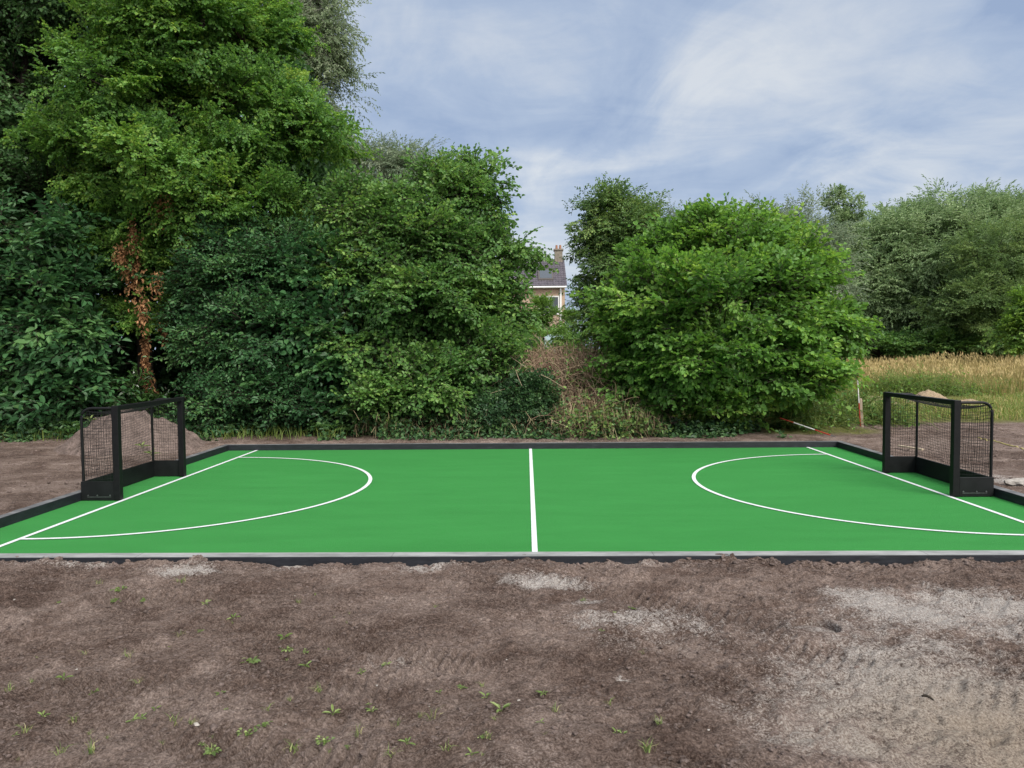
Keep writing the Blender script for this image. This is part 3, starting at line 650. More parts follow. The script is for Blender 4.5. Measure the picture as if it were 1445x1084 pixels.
blades(b, Q, .45*r.uniform(.6, 1.2, len(Q)), .02, r.uniform(.1, .5, len(Q)), 1, np.clip(.5+r.normal(0, .2, len(Q)), 0, 1))
S = P[r.random(len(P)) < .18]; hS = (.56+.9*pv[:len(pv)][np.isin(P[:, 0], S[:, 0])])*r.uniform(.75, 1.1, len(S)); S2 = S+np.stack([r.normal(0, .04, len(S)), r.normal(0, .04, len(S)), hS], 1)
leaves(b, S2, r.normal(0, .25, S2.shape)+np.array((0, 0, 1.)), r.normal(0, 1, S2.shape)+np.array((0, -1, 0)), r.uniform(.10, .2, len(S)), r.uniform(.02, .04, len(S)), tint=r.uniform(.55, 1, len(S)), narrow=True)
tag(b.obj('meadow_grass', [M_GRASSY, M_GRASSG]), 'tall golden straw-coloured meadow grass', 'grass', kind='stuff')
b = Buf(); n = 80000
P = pts_in(n, 3.2, 24, 14.6, 24.5, r); pv = fbm(P[:, 0]*.6, P[:, 1]*.6, 3, 9)
k = (P[:, 1] > 15.7+3.2*fbm(P[:, 0]*.5, P[:, 1]*.3, 3, 14)) & (pv > -.13) & (P[:, 0] < 4+P[:, 1]*.62); P = P[k]; pv = pv[k]
blades(b, P, r.uniform(.07, .2, len(P))*(1+1.5*np.clip(pv, 0, 1)), r.uniform(.008, .016, len(P)), r.uniform(.2, .8, len(P)), 0, np.clip(.6+r.normal(0, .22, len(P)), 0, 1))
dry = r.random(len(P)) < .3; Q = P[dry]+np.array((.03, .02, 0)); blades(b, Q, r.uniform(.08, .22, len(Q)), .012, r.uniform(.2, .9, len(Q)), 1, r.uniform(.4, .9, len(Q)))
tag(b.obj('short_grass', [M_GRASSG, M_GRASSY]), 'short green and dry grass between the bare soil and the meadow', 'grass', kind='stuff')
# strip of weeds and ivy along the back of the far kerb
b = Buf()
P = pts_in(16000, -10, 4.4, 12.75, 14.6, r); pv = fbm(P[:, 0]*1.1, P[:, 1]*1.1, 3, 19); P = P[pv > -.1]
P[:, 2] += r.random(len(P))**1.6*np.interp(P[:, 0], [-10, -6, -4.5, -3, .5, 4], [.35, .22, .25, .45, .35, .2])*sst(12.6, 13.3, P[:, 1])
leaves(b, P, r.normal(0, 1, P.shape)*np.array((1, 1, .5))+np.array((0, -.5, 0)), r.normal(0, .45, P.shape)+np.array((0, -.4, 1)), r.uniform(.045, .10, len(P)), r.uniform(.035, .075, len(P)), mat=0, tint=r.random(len(P)))
P = pts_in(2600, -3.0, 2.4, 12.8, 14.8, r); P[:, 2] += .35*r.random(len(P))**2; blades(b, P, r.uniform(.05, .30, len(P)), r.uniform(.004, .009, len(P)), r.uniform(.5, 1.5, len(P)), 1, r.random(len(P)))
P = pts_in(1300, -10, -3.2, 12.85, 14.2, r); blades(b, P, r.uniform(.1, .3, len(P)), r.uniform(.007, .014, len(P)), r.uniform(.2, .9, len(P)), 2, r.random(len(P)))
tag(b.obj('undergrowth', [M_IVY, M_STEM, M_GRASSG]), 'low ivy, weeds and dead stems along the back of the far kerb', 'undergrowth', kind='stuff')

def thicket(name, label, cat, cx, Y, blobs, nst, nlf, nbl, mats, seed):
    r = np.random.default_rng(seed); base = np.array(gbase(cx, Y)); b = Buf(); root = None
    for px, py, rx, ry, yy, w in blobs:
        c = at(px, py, yy); X = rx*yy/FPX; Z = ry*yy/FPX; k = int(nst*w)
        p0 = np.stack([c[0]+r.normal(0, .6, k)*X, c[1]+r.normal(0, .35, k), np.zeros(k)], 1); p0[:, 2] = zs(p0)+r.random(k)*.3*max(c[2]-.2, .1)
        tp = c+r.normal(0, 1, (k, 3))*np.array((X*.8, .35, Z*.55)); en = tp+r.normal(0, 1, (k, 3))*np.array((X*.7, .3, .1))-np.array((0, .1, 0))*1+np.array((0, 0, -1.))*(r.random(k)[:, None]*Z*1.2)
        t = np.linspace(0, 1, 8)[None, :, None]; Pm = (1-t)**2*p0[:, None]+2*t*(1-t)*(tp*2-(p0+en)/2)[:, None]+t**2*en[:, None]
        tubes(b, Pm, np.tile(np.linspace(.006, .0025, 8), (k, 1)), 3, 0, r.random(k))
        k2 = int(nlf*w); q = Pm[r.integers(0, k, k2), r.integers(2, 8, k2)]+r.normal(0, .05, (k2, 3))
        leaves(b, q, r.normal(0, 1, q.shape)*np.array((1, 1, .5)), r.normal(0, .5, q.shape)+np.array((0, -.5, 1)), r.uniform(.04, .08, k2), r.uniform(.03, .06, k2), mat=1, tint=r.random(k2))
        k3 = int(nbl*w); q = Pm[r.integers(0, k, k3), r.integers(1, 7, k3)]+r.normal(0, .07, (k3, 3))
        blades(b, q, r.uniform(.08, .28, k3), r.uniform(.005, .01, k3), r.uniform(.3, 1., k3), 0, r.random(k3))
    o = b.obj(name, mats, None, offset=base); o.location = base; tag(o, label, cat)
thicket('bramble_thicket', 'brown dead bramble thicket filling the gap below the house', 'bramble', 810, 15,
        [(800,530,45,28,14.7,1.9),(840,560,45,28,14.8,1.2),(772,520,24,16,14.9,.9),(860,580,34,24,14.2,.8),(815,590,36,22,13.9,.6),(880,545,30,20,15,.5)], 760, 800, 2200,
        [leaf_mat('bramble_stem', G(.14, .085, .062), G(.33, .225, .165), G(.52, .41, .28), .1, .9, .1), M_ALDER], 61)
thicket('straw_weeds', 'dry yellowish weeds standing in front of the bramble thicket', 'weeds', 865, 13.4,
        [(865,588,30,24,13.5,1.),(825,592,24,22,13.4,.8),(895,594,20,18,13.5,.5)], 90, 2200, 1100, [M_STEM, M_SMALL], 62)
thicket('tall_weeds', 'tall green weeds and grasses around the red and white pole', 'weeds', 1190, 15.2,
        [(1150,585,34,18,15,1.),(1190,575,34,22,15.6,1.),(1230,585,26,18,15.4,.9),(1120,592,20,14,14.4,.6),(1255,590,14,14,15.2,.4)], 420, 900, 1500, [M_GRASSG, M_ALDER], 63)
thicket('tall_weeds', 'rank green weeds with yellow stalks at the near edge of the meadow', 'weeds', 1300, 22,
        [(1300,540,34,20,22,1.),(1250,545,26,16,22,.7),(1350,550,30,14,22,.6)], 260, 700, 900, [M_GRASSG, M_BRIGHT], 64)

def fern(px, Y, n, L, label, seed):
    r = np.random.default_rng(seed); base = np.array(gbase(px, Y)); b = Buf()
    for k in range(n):
        az = k*2*np.pi/n+r.normal(0, .25); el = r.uniform(.75, 1.2); ln = L*r.uniform(.75, 1.1); t = np.linspace(0, 1, 16)
        d = np.array((math.cos(az), math.sin(az), 0)); rr_ = ln*(t*math.cos(el)+.35*t*t); zz = ln*(t*math.sin(el)-.55*t*t)
        P = d*rr_[:, None]+np.array((0, 0, 1.))*zz[:, None]
        tubes(b, P[None], np.linspace(.006, .002, 16)[None], 3)
        s = np.cross(d, (0, 0, 1.))
        for sg in (-1, 1):
            w = ln*.30*np.sin(np.pi*(t[1:]*.85+.12)); o = P[1:]; a = np.tile(s*sg, (15, 1))+d*.35+r.normal(0, .06, (15, 3))
            leaves(b, o, a, np.tile((0, 0, 1.), (15, 1))+r.normal(0, .12, (15, 3)), w, w*.32, droop=.2, tint=np.clip(.5+r.normal(0, .2, 15), 0, 1))
    o = b.obj('fern', leaf_mat('fern_leaf', G(.03, .075, .02), G(.055, .12, .028), G(.09, .17, .035), .3), None); o.location = base; tag(o, label, 'fern', 'ferns at the edge of the wood')
fern(140, 13.6, 11, .75, 'large arching fern by the soil heap at the left', 71)
fern(120, 13.9, 10, .7, 'fern behind the large fern, under the far left sapling', 72)
fern(468, 13.5, 10, .55, 'light green fern under the round-leaved shrub', 73)
fern(35, 13.6, 9, .55, 'small fern at the far left edge of the soil', 74)

# ------------------------------------------------------------------ soil heap, hay heaps
mtS, nt, out, N = nodes('heap_soil')
P_ = N('NewGeometry').outputs['Position']
n2 = N('TexNoise', {'Vector': P_, 'Scale': 7., 'Detail': 9., 'Roughness': .72}).outputs['Fac']
n3 = N('TexNoise', {'Vector': P_, 'Scale': 55., 'Detail': 5., 'Roughness': .7}).outputs['Fac']
cc = mixc(N, .45, ramp(N, n2, [(.36, (.05, .035, .029)), (.62, (.24, .18, .158))]), ramp(N, n3, [(.34, (.045, .032, .027)), (.66, (.34, .27, .245))]))
p = N('BsdfPrincipled', {'Base Color': cc, 'Roughness': .95, 'Specular IOR Level': .1})
hh = N('Math', {0: n2, 1: n3}, operation='ADD').outputs[0]
bp = N('Bump', {'Height': hh, 'Strength': 1., 'Distance': .03}); nt.links.new(bp.outputs[0], p.inputs['Normal']); nt.links.new(p.outputs[0], out.inputs[0])
def heap(name, label, cat, c, rx, ry, h, mat, seed, grid=90, pw=1.3, lump=.12):
    u = np.linspace(-1.15, 1.15, grid); U, V = np.meshgrid(u, u)
    q = np.hypot(U*(1+.25*fbm(U*2, V*2, 3, seed)), V*(1+.25*fbm(U*2+5, V*2, 3, seed+1)))
    X = c[0]+U*rx; Y = c[1]+V*ry
    z = h*np.clip(1-q**1.7, 0, 1)**pw*(1+1.1*lump*5*fbm(U*2.3+9, V*2.3, 4, seed+2))+.26*h*fbm(U*7, V*7, 4, seed+3)*sst(1.1, .8, q)
    Z = ground_z(X, Y)+z-.05*sst(.85, 1.1, q)
    Z = np.where((X > XL-KW-.03) & (X < XR+KW), np.minimum(Z, .06), Z)
    if c[0] < 0: Z = np.where(X > XL-KW-.01, -.3, Z)
    ii = np.arange(U.size).reshape(U.shape); b = Buf()
    b.add(np.stack([X, Y, Z], -1), np.stack([ii[:-1, :-1], ii[:-1, 1:], ii[1:, 1:], ii[1:, :-1]], -1).reshape(-1, 4))
    o = b.obj(name, mat, None, offset=(c[0], c[1], 0), smooth=True); o.location = (c[0], c[1], 0); return tag(o, label, cat)
hp = at(186, 600, 12.0)
heap('soil_heap', 'heap of dark brown soil behind the left goal', 'soil heap', (hp[0], 12.0), 1.22, .95, .56, mtS, 81, pw=1.25, lump=.2)
HAY = plain('hay', (.17, .125, .085, 1), (.36, .28, .19, 1), .95, 30., .1, 1., (1, 1, 2), detail=8.)
def hay(px, Y, rx, h, label, seed):
    h *= .75
    x = at(px, 550, Y)[0]; heap('hay_heap', label, 'hay heap', (x, Y), rx, rx*.7, h, HAY, seed, 50, 1.3, .16)['group'] = 'heaps of dry cut grass by the meadow'
hay(1312, 19.5, .75, .36, 'pale heap of dry cut grass right above the right goal', 82)
hay(1232, 19, .8, .30, 'dry cut grass heap between the pole and the right goal', 83)
hay(1365, 19, .6, .22, 'flattest dry grass heap, right of the right goal top', 84)

bx_ = at(812, 560, 15.3)[0]
heap('earth_bank', 'brown overgrown earth bank under the bramble thicket in the gap', 'bank', (bx_, 15.6), 1.35, 1.5, 1.28, plain('bank_litter', (.05, .034, .025, 1), (.19, .13, .095, 1), .95, 22., .1, 1.), 86, 70, .9, .12)

# ------------------------------------------------------------------ poles, stake, cord, lath
RED = plain('signal_red', (.30, .035, .022, 1), (.42, .055, .035, 1), .5, 30.)
PWHITE = plain('pole_white', (.55, .55, .53, 1), (.75, .75, .73, 1), .5, 30.)
WOODM = plain('weathered_wood', (.20, .16, .12, 1), (.36, .30, .23, 1), .9, 20., .1, .3, (1, 1, .15))
def pole(A, B, cuts, label, rad_=.0105):
    A = np.asarray(A, float); B = np.asarray(B, float); b = Buf(); cuts = [0]+cuts+[1]
    for i, (c0, c1) in enumerate(zip(cuts[:-1], cuts[1:])): b.tube([A+(B-A)*c0, A+(B-A)*c1], rad_, 10, i % 2)
    d = nrm(A-B); b.tube([A, A+d*.03, A+d*.10], [rad_*1.05, rad_*.8, .002], 10, 2)
    o = b.obj('ranging_pole', [RED, PWHITE, STEEL], None, offset=A, smooth=False); o.location = A; tag(o, label, 'pole', 'red and white ranging poles')
A = at(1214, 606, 14.4); A[2] = gz(A[0], 14.4)+.02
pole(A, at(1209, 519, 14.4), [.40, .80], 'upright red and white banded pole beside the wooden stake')
pole(np.array((*gnd(1172, 615.5, .1)[:2], .115)), at(1101, 590, 13.55), [.30, .72], 'fallen red and white banded pole slanting into the round bush')
A = at(1217, 605, 14.5); A[2] = gz(A[0], 14.5)-.1; Tt = at(1214, 562, 14.5)
b = Buf(); d = Tt-A
for k in range(1):
    v = []
    for t, w in ((0, .022), (.96, .024), (1., .016)):
        c_ = A+d*t; v += [c_+np.array((sx_*w, sy_*w, 0)) for sx_, sy_ in ((-1, -1), (1, -1), (1, 1), (-1, 1))]
    b.add(v, [(0,1,5,4),(1,2,6,5),(2,3,7,6),(3,0,4,7),(4,5,9,8),(5,6,10,9),(6,7,11,10),(7,4,8,11),(8,9,10,11)])
o = b.obj('wooden_stake', WOODM, None, offset=A); o.location = A; tag(o, 'weathered wooden stake standing against the upright banded pole', 'stake')
def ground_line(p0, p1, n, lift, wob, seed):
    r = np.random.default_rng(seed); t = np.linspace(0, 1, n)[:, None]; P = np.asarray(p0)[None]*(1-t)+np.asarray(p1)[None]*t
    P[:, 0] += wob*np.cumsum(r.normal(0, 1, n))*.3; P[:, 1] += wob*np.cumsum(r.normal(0, 1, n))*.3
    P[:, 2] = ground_z(P[:, 0], P[:, 1])+lift; return P
CORD = plain('yellow_cord', (.42, .36, .12, 1), (.58, .50, .20, 1), .8, 30.)
P = ground_line(gnd(1380, 617, .1), gnd(1475, 642, .1), 30, .012, .006, 91)
o = Buf().tube(P, .008, 6).obj('cord', CORD, None, offset=P[0]); o.location = P[0]; tag(o, 'yellowish cord lying on the soil right of the right goal', 'cord')
P = ground_line(gnd(1268, 630.5, .1), gnd(1302, 636, .1), 2, .03, 0, 92); P[:, 2] = P[:, 2].max()
b = Buf(); dd = nrm(P[1]-P[0]); sd_ = np.cross(dd, (0, 0, 1.)); v = []
for q in P:
    for a_, z_ in ((-.022, -.012), (.022, -.012), (.022, .012), (-.022, .012)): v.append(q+sd_*a_+np.array((0, 0, z_)))
b.add(v, [(0,1,5,4),(1,2,6,5),(2,3,7,6),(3,0,4,7),(0,3,2,1),(4,5,6,7)])
o = b.obj('wooden_lath', plain('pale_lath', (.38, .31, .22, 1), (.55, .46, .34, 1), .8, 20.), None, offset=P[0]); o.location = P[0]; tag(o, 'pale wooden lath lying on the soil behind the right goal', 'lath')

# ------------------------------------------------------------------ house and shed in the gap
BRICK = None
mt, nt, out, N = nodes('house_brick')
co = N('TexCoord').outputs['Object']; sp = N('SeparateXYZ', {0: co}); cb = N('CombineXYZ', {0: sp.outputs[0], 1: sp.outputs[2]})
bk = N('TexBrick', {'Vector': cb.outputs[0], 'Color1': (.36, .22, .14, 1), 'Color2': (.44, .28, .17, 1), 'Mortar': (.36, .32, .28, 1), 'Scale': 1., 'Mortar Size': .012, 'Brick Width': .22, 'Row Height': .07})
p = N('BsdfPrincipled', {'Base Color': bk.outputs[0], 'Roughness': .9}); nt.links.new(p.outputs[0], out.inputs[0]); BRICK = mt
TILE = plain('roof_tile', (.055, .050, .062, 1), (.115, .10, .118, 1), .6, 3., .3)
PAINT = plain('white_paint', (.70, .70, .68, 1), (.78, .78, .77, 1), .5, 5.)
mt, nt, out, N = nodes('window_glass')
p = N('BsdfPrincipled', {'Base Color': (.03, .04, .05, 1), 'Roughness': .06, 'Specular IOR Level': .8}); nt.links.new(p.outputs[0], out.inputs[0]); GLASS = mt
HY = 55.
hx1 = at(797, 400, HY)[0]; hx0 = hx1-12.; ze = at(770, 402, HY)[2]; zr = at(770, 368, HY+3.6)[2]; g0 = gz(hx1, HY)-.1
house = empty('house', (hx1-6, HY+4, g0), 'brick house with dark tiled roof and chimney seen through the gap between the trees', 'house')
off = np.array((hx1-6, HY+4, g0))
b = Buf(); 
b.add([(hx0,HY,g0),(hx1,HY,g0),(hx1,HY+7.2,g0),(hx0,HY+7.2,g0),(hx0,HY,ze),(hx1,HY,ze),(hx1,HY+7.2,ze),(hx0,HY+7.2,ze)], [(0,1,5,4),(1,2,6,5),(2,3,7,6),(3,0,4,7)])
b.add([(hx1,HY,ze),(hx1,HY+7.2,ze),(hx1,HY+3.6,zr-.05)], [(0,1,2)]); b.add([(hx0,HY,ze),(hx0,HY+7.2,ze),(hx0,HY+3.6,zr-.05)], [(0,2,1)])
b.obj('wall', BRICK, house, offset=off)
# roof of real pantile courses
b = Buf(); nc = 14; nw = 60
for side in (-1, 1):
    for j in range(nc):
        t0, t1 = j/nc, (j+1)/nc
        def rp(t, lift): 
            y = (HY-.35)+(3.95)*t if side < 0 else (HY+7.55)-3.95*t
            return y, ze-.12+(zr-ze+.12)*t+lift
        xs = np.linspace(hx0-.15, hx1+.15, nw*4+1); wv = .035*np.abs(np.sin(np.linspace(0, nw*np.pi, nw*4+1)))
        ya, za = rp(t0, .07); yb, zb = rp(t1, .02)
        V = np.stack([np.stack([xs, 0*xs+ya, za-.06+0*xs], 1), np.stack([xs, 0*xs+ya, za+wv], 1), np.stack([xs, 0*xs+yb, zb+wv], 1)], 1)
        k = np.arange(nw*4)[:, None]*3; f = np.concatenate([k+np.array((0, 3, 4, 1)), k+np.array((1, 4, 5, 2))])
        b.add(V, f)
b.box((hx0-.15, HY+3.5, zr-.02), (hx1+.15, HY+3.7, zr+.10))
roof = b.obj('roof', TILE, house, offset=off)
chx = at(788, 360, HY+3.6)[0]; cht = at(788, 352, HY+3.6)[2]
b = Buf().box((chx-.30, HY+3.25, zr-.6), (chx+.30, HY+3.95, cht-.12)); b.box((chx-.37, HY+3.18, cht-.119), (chx+.37, HY+4.02, cht))
ch = b.obj('chimney', plain('chimney_brick', (.14, .12, .10, 1), (.25, .22, .18, 1), .9, 6.), roof); ch.location = -off
for dx in (-.14, .14):
    pt_ = Buf().tube([(chx+dx, HY+3.6, cht+.001), (chx+dx, HY+3.6, cht+.32)], [.10, .08], 10).obj('chimney_pot', plain('clay_pot', (.25, .12, .07, 1), (.33, .17, .10, 1), .8), roof); pt_.location = -off
sky_c = at(770, 391, HY+1.1); tt = (sky_c[1]-(HY-.35))/3.95; nz = ze-.12+(zr-ze+.12)*tt
sl = (zr-ze+.12)/3.95
def sk(x0, x1, y0, y1, lift0, lift1):
    v = []
    for l in (lift0, lift1):
        for x, y in ((x0, y0), (x1, y0), (x1, y1), (x0, y1)): v.append((x, y, ze-.12+(y-(HY-.35))*sl+l))
    return Buf().add(v, [(0,3,2,1),(4,5,6,7),(0,1,5,4),(1,2,6,5),(2,3,7,6),(3,0,4,7)])
s_ = sk(sky_c[0]-.55, sky_c[0]+.55, sky_c[1]-.75, sky_c[1]+.75, .02, .17).obj('skylight', plain('skylight_frame', (.08, .07, .065, 1), None, .6), roof); s_.location = -off
s_2 = sk(sky_c[0]-.44, sky_c[0]+.44, sky_c[1]-.62, sky_c[1]+.62, .16, .185); s_2.obj('pane', GLASS, s_)
Buf().tube([(hx0-.1, HY-.42, ze-.2), (hx1+.1, HY-.42, ze-.2)], .07, 8).obj('gutter', PAINT, house).location = -off
for (wx, wz, ww, wh) in ((hx1-1.9, 4.1, 1.5, 1.35), (hx1-1.9, 1.0, 1.5, 1.5), (hx1-5.5, 4.1, 1.5, 1.35), (hx1-5.5, 1.0, 1.5, 1.5)):
    fr = Buf()
    for x0, x1, z0, z1 in ((wx, wx+ww, wz, wz+.09), (wx, wx+ww, wz+wh-.09, wz+wh), (wx, wx+.09, wz+.09, wz+wh-.09), (wx+ww-.09, wx+ww, wz+.09, wz+wh-.09), (wx+ww/2-.04, wx+ww/2+.04, wz+.09, wz+wh-.09)):
        fr.box((x0, HY-.05, z0), (x1, HY+.03, z1))
    f_ = fr.obj('window', PAINT, house); f_.location = -off
    Buf().box((wx+.05, HY-.02, wz+.05), (wx+ww-.05, HY+.01, wz+wh-.05)).obj('pane', GLASS, f_)
Buf().box((hx1-.36, HY-.12, 0), (hx1-.24, HY-.02, ze-.25)).obj('downpipe', PAINT, house).location = -off
# pale blue shed
SY = 34.; sx0 = at(769, 490, SY)[0]; sx1 = at(797, 490, SY)[0]; szt = at(780, 472, SY)[2]; szm = at(780, 501, SY)[2]; sg0 = gz(sx0, SY)-.05
shed = empty('shed', ((sx0+sx1)/2, SY, sg0), 'small pale blue shed glimpsed below the house in the gap', 'shed')
so_ = np.array(((sx0+sx1)/2, SY, sg0))
PB = plain('pale_blue_paint', (.42, .58, .64, 1), (.55, .70, .75, 1), .45, 4.)
b = Buf(); prof = [(sx0, szm), (sx1, szm), (sx1, szt-.12), (sx1-.12, szt), (sx0+.12, szt), (sx0, szt-.12)]
v = [(x, SY, z) for x, z in prof]+[(x, SY+1.6, z) for x, z in prof]
b.add(v, [(i, (i+1) % 6, (i+1) % 6+6, i+6) for i in range(6)]); b.add([v[0], v[1], v[2], v[5]], [(0, 1, 2, 3)]); b.add([v[5], v[2], v[3], v[4]], [(0, 1, 2, 3)])
b.add([v[6], v[7], v[8], v[11]], [(0, 3, 2, 1)]); b.add([v[11], v[8], v[9], v[10]], [(0, 3, 2, 1)])
b.obj('shed_top', PB, shed, offset=so_)
Buf().box((sx0+.03, SY+.03, sg0), (sx1-.03, SY+1.57, szm-.002)).obj('shed_base', plain('shed_base', (.05, .06, .055, 1), (.09, .10, .09, 1), .8), shed, offset=so_)
tree('garden_shrub', 'pale yellow-green garden shrub between the shed and the house', 'shrub', gbase(775, 45), [([(775,535,45),(775,470,45)], .05, .02)],
     [(750,455,14,20,45),(768,440,16,16,45),(800,455,18,25,45),(745,470,25,25,45),(778,503,26,10,32.5),(790,478,10,14,32.5),(765,480,10,18,32.5),(760,505,18,14,33)], 'fine', .10, .6, 60, 9, M_BRIGHT, BARK, seed=29, clr=.35, size=1.2)

tree('garden_hedge', 'dark hedge behind the pale blue shed, below the house', 'hedge', gbase(840, 40), [([(840,530,40),(840,490,40)], .06, .02)],
     [(800,495,30,24,40),(850,490,40,30,40),(900,490,40,34,40),(745,500,30,22,40)], 'broad', .12, .8, 70, 12, M_ALDER, BARK, seed=30, clr=.35, size=1.1)

# ------------------------------------------------------------------ small things on the soil
CLOD = mtS
def lumps(n, P, S, seed):
    r = np.random.default_rng(seed); bm = bmesh.new(); bmesh.ops.create_icosphere(bm, subdivisions=1, radius=1); bm.verts.ensure_lookup_table()
    V0 = np.array([v.co[:] for v in bm.verts]); F0 = np.array([[v.index for v in f.verts] for f in bm.faces]); bm.free()
    k = len(V0); D = r.uniform(.65, 1.2, (n, k, 1)); sc = S[:, None, None]*np.stack([r.uniform(.7, 1.3, n), r.uniform(.7, 1.3, n), r.uniform(.4, .8, n)], 1)[:, None]
    a = r.uniform(0, 6.28, n); V = V0[None]*D*sc; x = V[..., 0]*np.cos(a)[:, None]-V[..., 1]*np.sin(a)[:, None]; y = V[..., 0]*np.sin(a)[:, None]+V[..., 1]*np.cos(a)[:, None]
    V = np.stack([x, y, V[..., 2]], -1)+P[:, None]
    F = (F0[None]+(np.arange(n)*k)[:, None, None]).reshape(-1, 3); return V.reshape(-1, 3), F
r = np.random.default_rng(70); n = 26000
P = np.zeros((n, 3)); P[:, 1] = 2.5+3.0*r.random(n)**1.2; P[:, 0] = r.uniform(-.9, .9, n)*(P[:, 1]*.85+.3); 
k = (fbm(P[:, 0]*2.2, P[:, 1]*2.5, 3, 77) > -.12) & (sand_mask(P[:, 0], P[:, 1]) < .25+.5*r.random(n)**3); P = P[k]; P[:, 2] = zs(P)+.001
V, F = lumps(len(P), P, .0022+.013*r.random(len(P))**5, 71)
tag(Buf().add(V, F).obj('soil_crumbs', CLOD), 'loose crumbs of soil scattered over the bare ground', 'soil', kind='stuff')
P = np.zeros((1500, 3)); P[:, 1] = r.uniform(5.35, 5.51, 1500); P[:, 0] = r.uniform(-5, 5, 1500); P[:, 2] = zs(P)+.002
P2 = np.zeros((1800, 3)); P2[:, 0] = r.uniform(5.1, 9, 1800); P2[:, 1] = r.uniform(6, 15, 1800); P2[:, 2] = zs(P2)+.003
P3 = np.zeros((1800, 3)); P3[:, 0] = r.uniform(-9.5, -5, 1800); P3[:, 1] = r.uniform(6.5, 13, 1800); P3[:, 2] = zs(P3)+.003
P = np.concatenate([P, P2, P3]); V, F = lumps(len(P), P, .006+.022*r.random(len(P))**4, 72)
tag(Buf().add(V, F).obj('soil_crumbs', CLOD), 'clods of soil strewn beside the kerb', 'soil', kind='stuff')
STONE = plain('pale_stone', (.22, .20, .18, 1), (.42, .39, .36, 1), .85, 20., .2, .4)
def stone(px, py, s, label, name='stone', mat=None, group='pebbles on the bare soil', seed=1, flat=1.):
    c = gnd(px, py, .02); c[2] = gz(c[0], c[1])+s*.25
    bm = bmesh.new(); bmesh.ops.create_icosphere(bm, subdivisions=2, radius=1); rr_ = np.random.default_rng(seed)
    for v in bm.verts:
        q = v.co; f = 1+.35*math.sin(q.x*2.3+seed)*math.cos(q.y*2.9+seed*1.7)+rr_.normal(0, .05); v.co = Vector((q.x*s*1.3*f, q.y*s*f, q.z*s*.6*f*flat))
    me = bpy.data.meshes.new(name); bm.to_mesh(me); bm.free()
    o = link(name, me, mat or STONE); o.location = c; o.rotation_euler = (0, 0, seed*1.3); tag(o, label, 'stone', group)
peb = 'small pale pebble lying on the bare brown soil in front of the pitch'
rp = np.random.default_rng(90)
for k in range(18):
    stone(rp.uniform(20, 1420), 800+270*rp.random()**.8, rp.uniform(.003, .007), peb, 'pebble', seed=100+k)
stone(757, 1040, .022, 'long pale chip of stone beside the seedlings at the bottom of the picture', 'stone', seed=3, flat=.5) if False else None
stone(277, 1034, .012, 'pale angular stone on the soil near the bottom left', seed=5)
stone(303, 1039, .02, 'dark brown lump of soil beside the pale angular stone', 'clod', CLOD, 'lumps of soil', seed=6)
stone(1150, 792, .05, 'brown lump of soil against the near kerb on the right', 'clod', CLOD, 'lumps of soil', seed=7)
stone(948, 789, .03, 'brown lump of soil against the near kerb right of the centre line', 'clod', CLOD, 'lumps of soil', seed=8)
stone(467, 786, .03, 'round brown clod leaning on the near kerb left of the centre line', 'clod', CLOD, 'lumps of soil', seed=9)
stone(1437, 694, .10, 'white concrete chunk beside the right side kerb at the picture edge', 'stone', None, 'pebbles on the bare soil', seed=10, flat=.8)
# a dark stick on the sandy soil
P = ground_line(gnd(1300, 990, .02), gnd(1318, 996, .02), 6, .006, .004, 93)
o = Buf().tube(P, [.004, .006, .006, .005, .004, .002], 6).obj('stick', BARK_DARK, None, offset=P[0]); o.location = P[0]; tag(o, 'short dark stick on the sandy soil at the right', 'stick')

SEED = leaf_mat('seedling_leaf', G(.09, .14, .04), G(.17, .25, .07), G(.30, .37, .14), .35)
DRYL = leaf_mat('dry_blade', G(.20, .19, .09), G(.36, .34, .16), G(.50, .47, .26), .3, .8, .1)
def weed_mesh(kind, seed):
    r = np.random.default_rng(seed); b = Buf(); z = np.zeros((1, 3))
    if kind == 'tuft':
        n = r.integers(8, 18); base = r.normal(0, .012, (n, 3))*np.array((1, 1, 0)); blades(b, base, r.uniform(.03, .085, n), r.uniform(.003, .006, n), r.uniform(.5, 1.3, n), 0, r.random(n))
        n = 5; blades(b, r.normal(0, .02, (n, 3))*np.array((1, 1, 0)), r.uniform(.03, .07, n), .005, r.uniform(.6, 1.2, n), 1, r.random(n))
    elif kind == 'broad':
        n = r.integers(5, 9); az = np.arange(n)*2.4+r.random()*6; el = r.uniform(.15, .8, n)
        a = np.stack([np.cos(az)*np.cos(el), np.sin(az)*np.cos(el), np.sin(el)], 1); up = np.stack([-np.cos(az)*np.sin(el), -np.sin(az)*np.sin(el), np.cos(el)], 1)
        L = r.uniform(.035, .075, n); leaves(b, np.zeros((n, 3))+np.array((0, 0, .01))+a*.012, a, up, L, L*.32, fold=.25, droop=.25, tint=r.random(n))
        tubes(b, np.stack([np.zeros((n, 3)), np.zeros((n, 3))+np.array((0, 0, .01))+a*.014], 1), np.full((n, 2), .0015), 3)
    else:
        n = 16; az = r.uniform(0, 6.28, n); rd = r.uniform(.0, .07, n); o = np.stack([rd*np.cos(az), rd*np.sin(az)*.6, r.uniform(.004, .03, n)], 1)
        leaves(b, o, np.stack([np.cos(az), np.sin(az), r.normal(.2, .3, n)], 1), r.normal(0, .3, (n, 3))+np.array((0, 0, 1)), r.uniform(.018, .042, n), r.uniform(.012, .028, n), tint=r.random(n))
        tubes(b, np.stack([o*np.array((.1, .1, 0)), o*np.array((.6, .6, 1.2)), o], 1), np.full((n, 3), .001), 3)
    return b.mesh('weed')
WM = {k: [weed_mesh(k, 300+i+17*j) for i in range(4)] for j, k in enumerate(('tuft', 'broad', 'creeping'))}
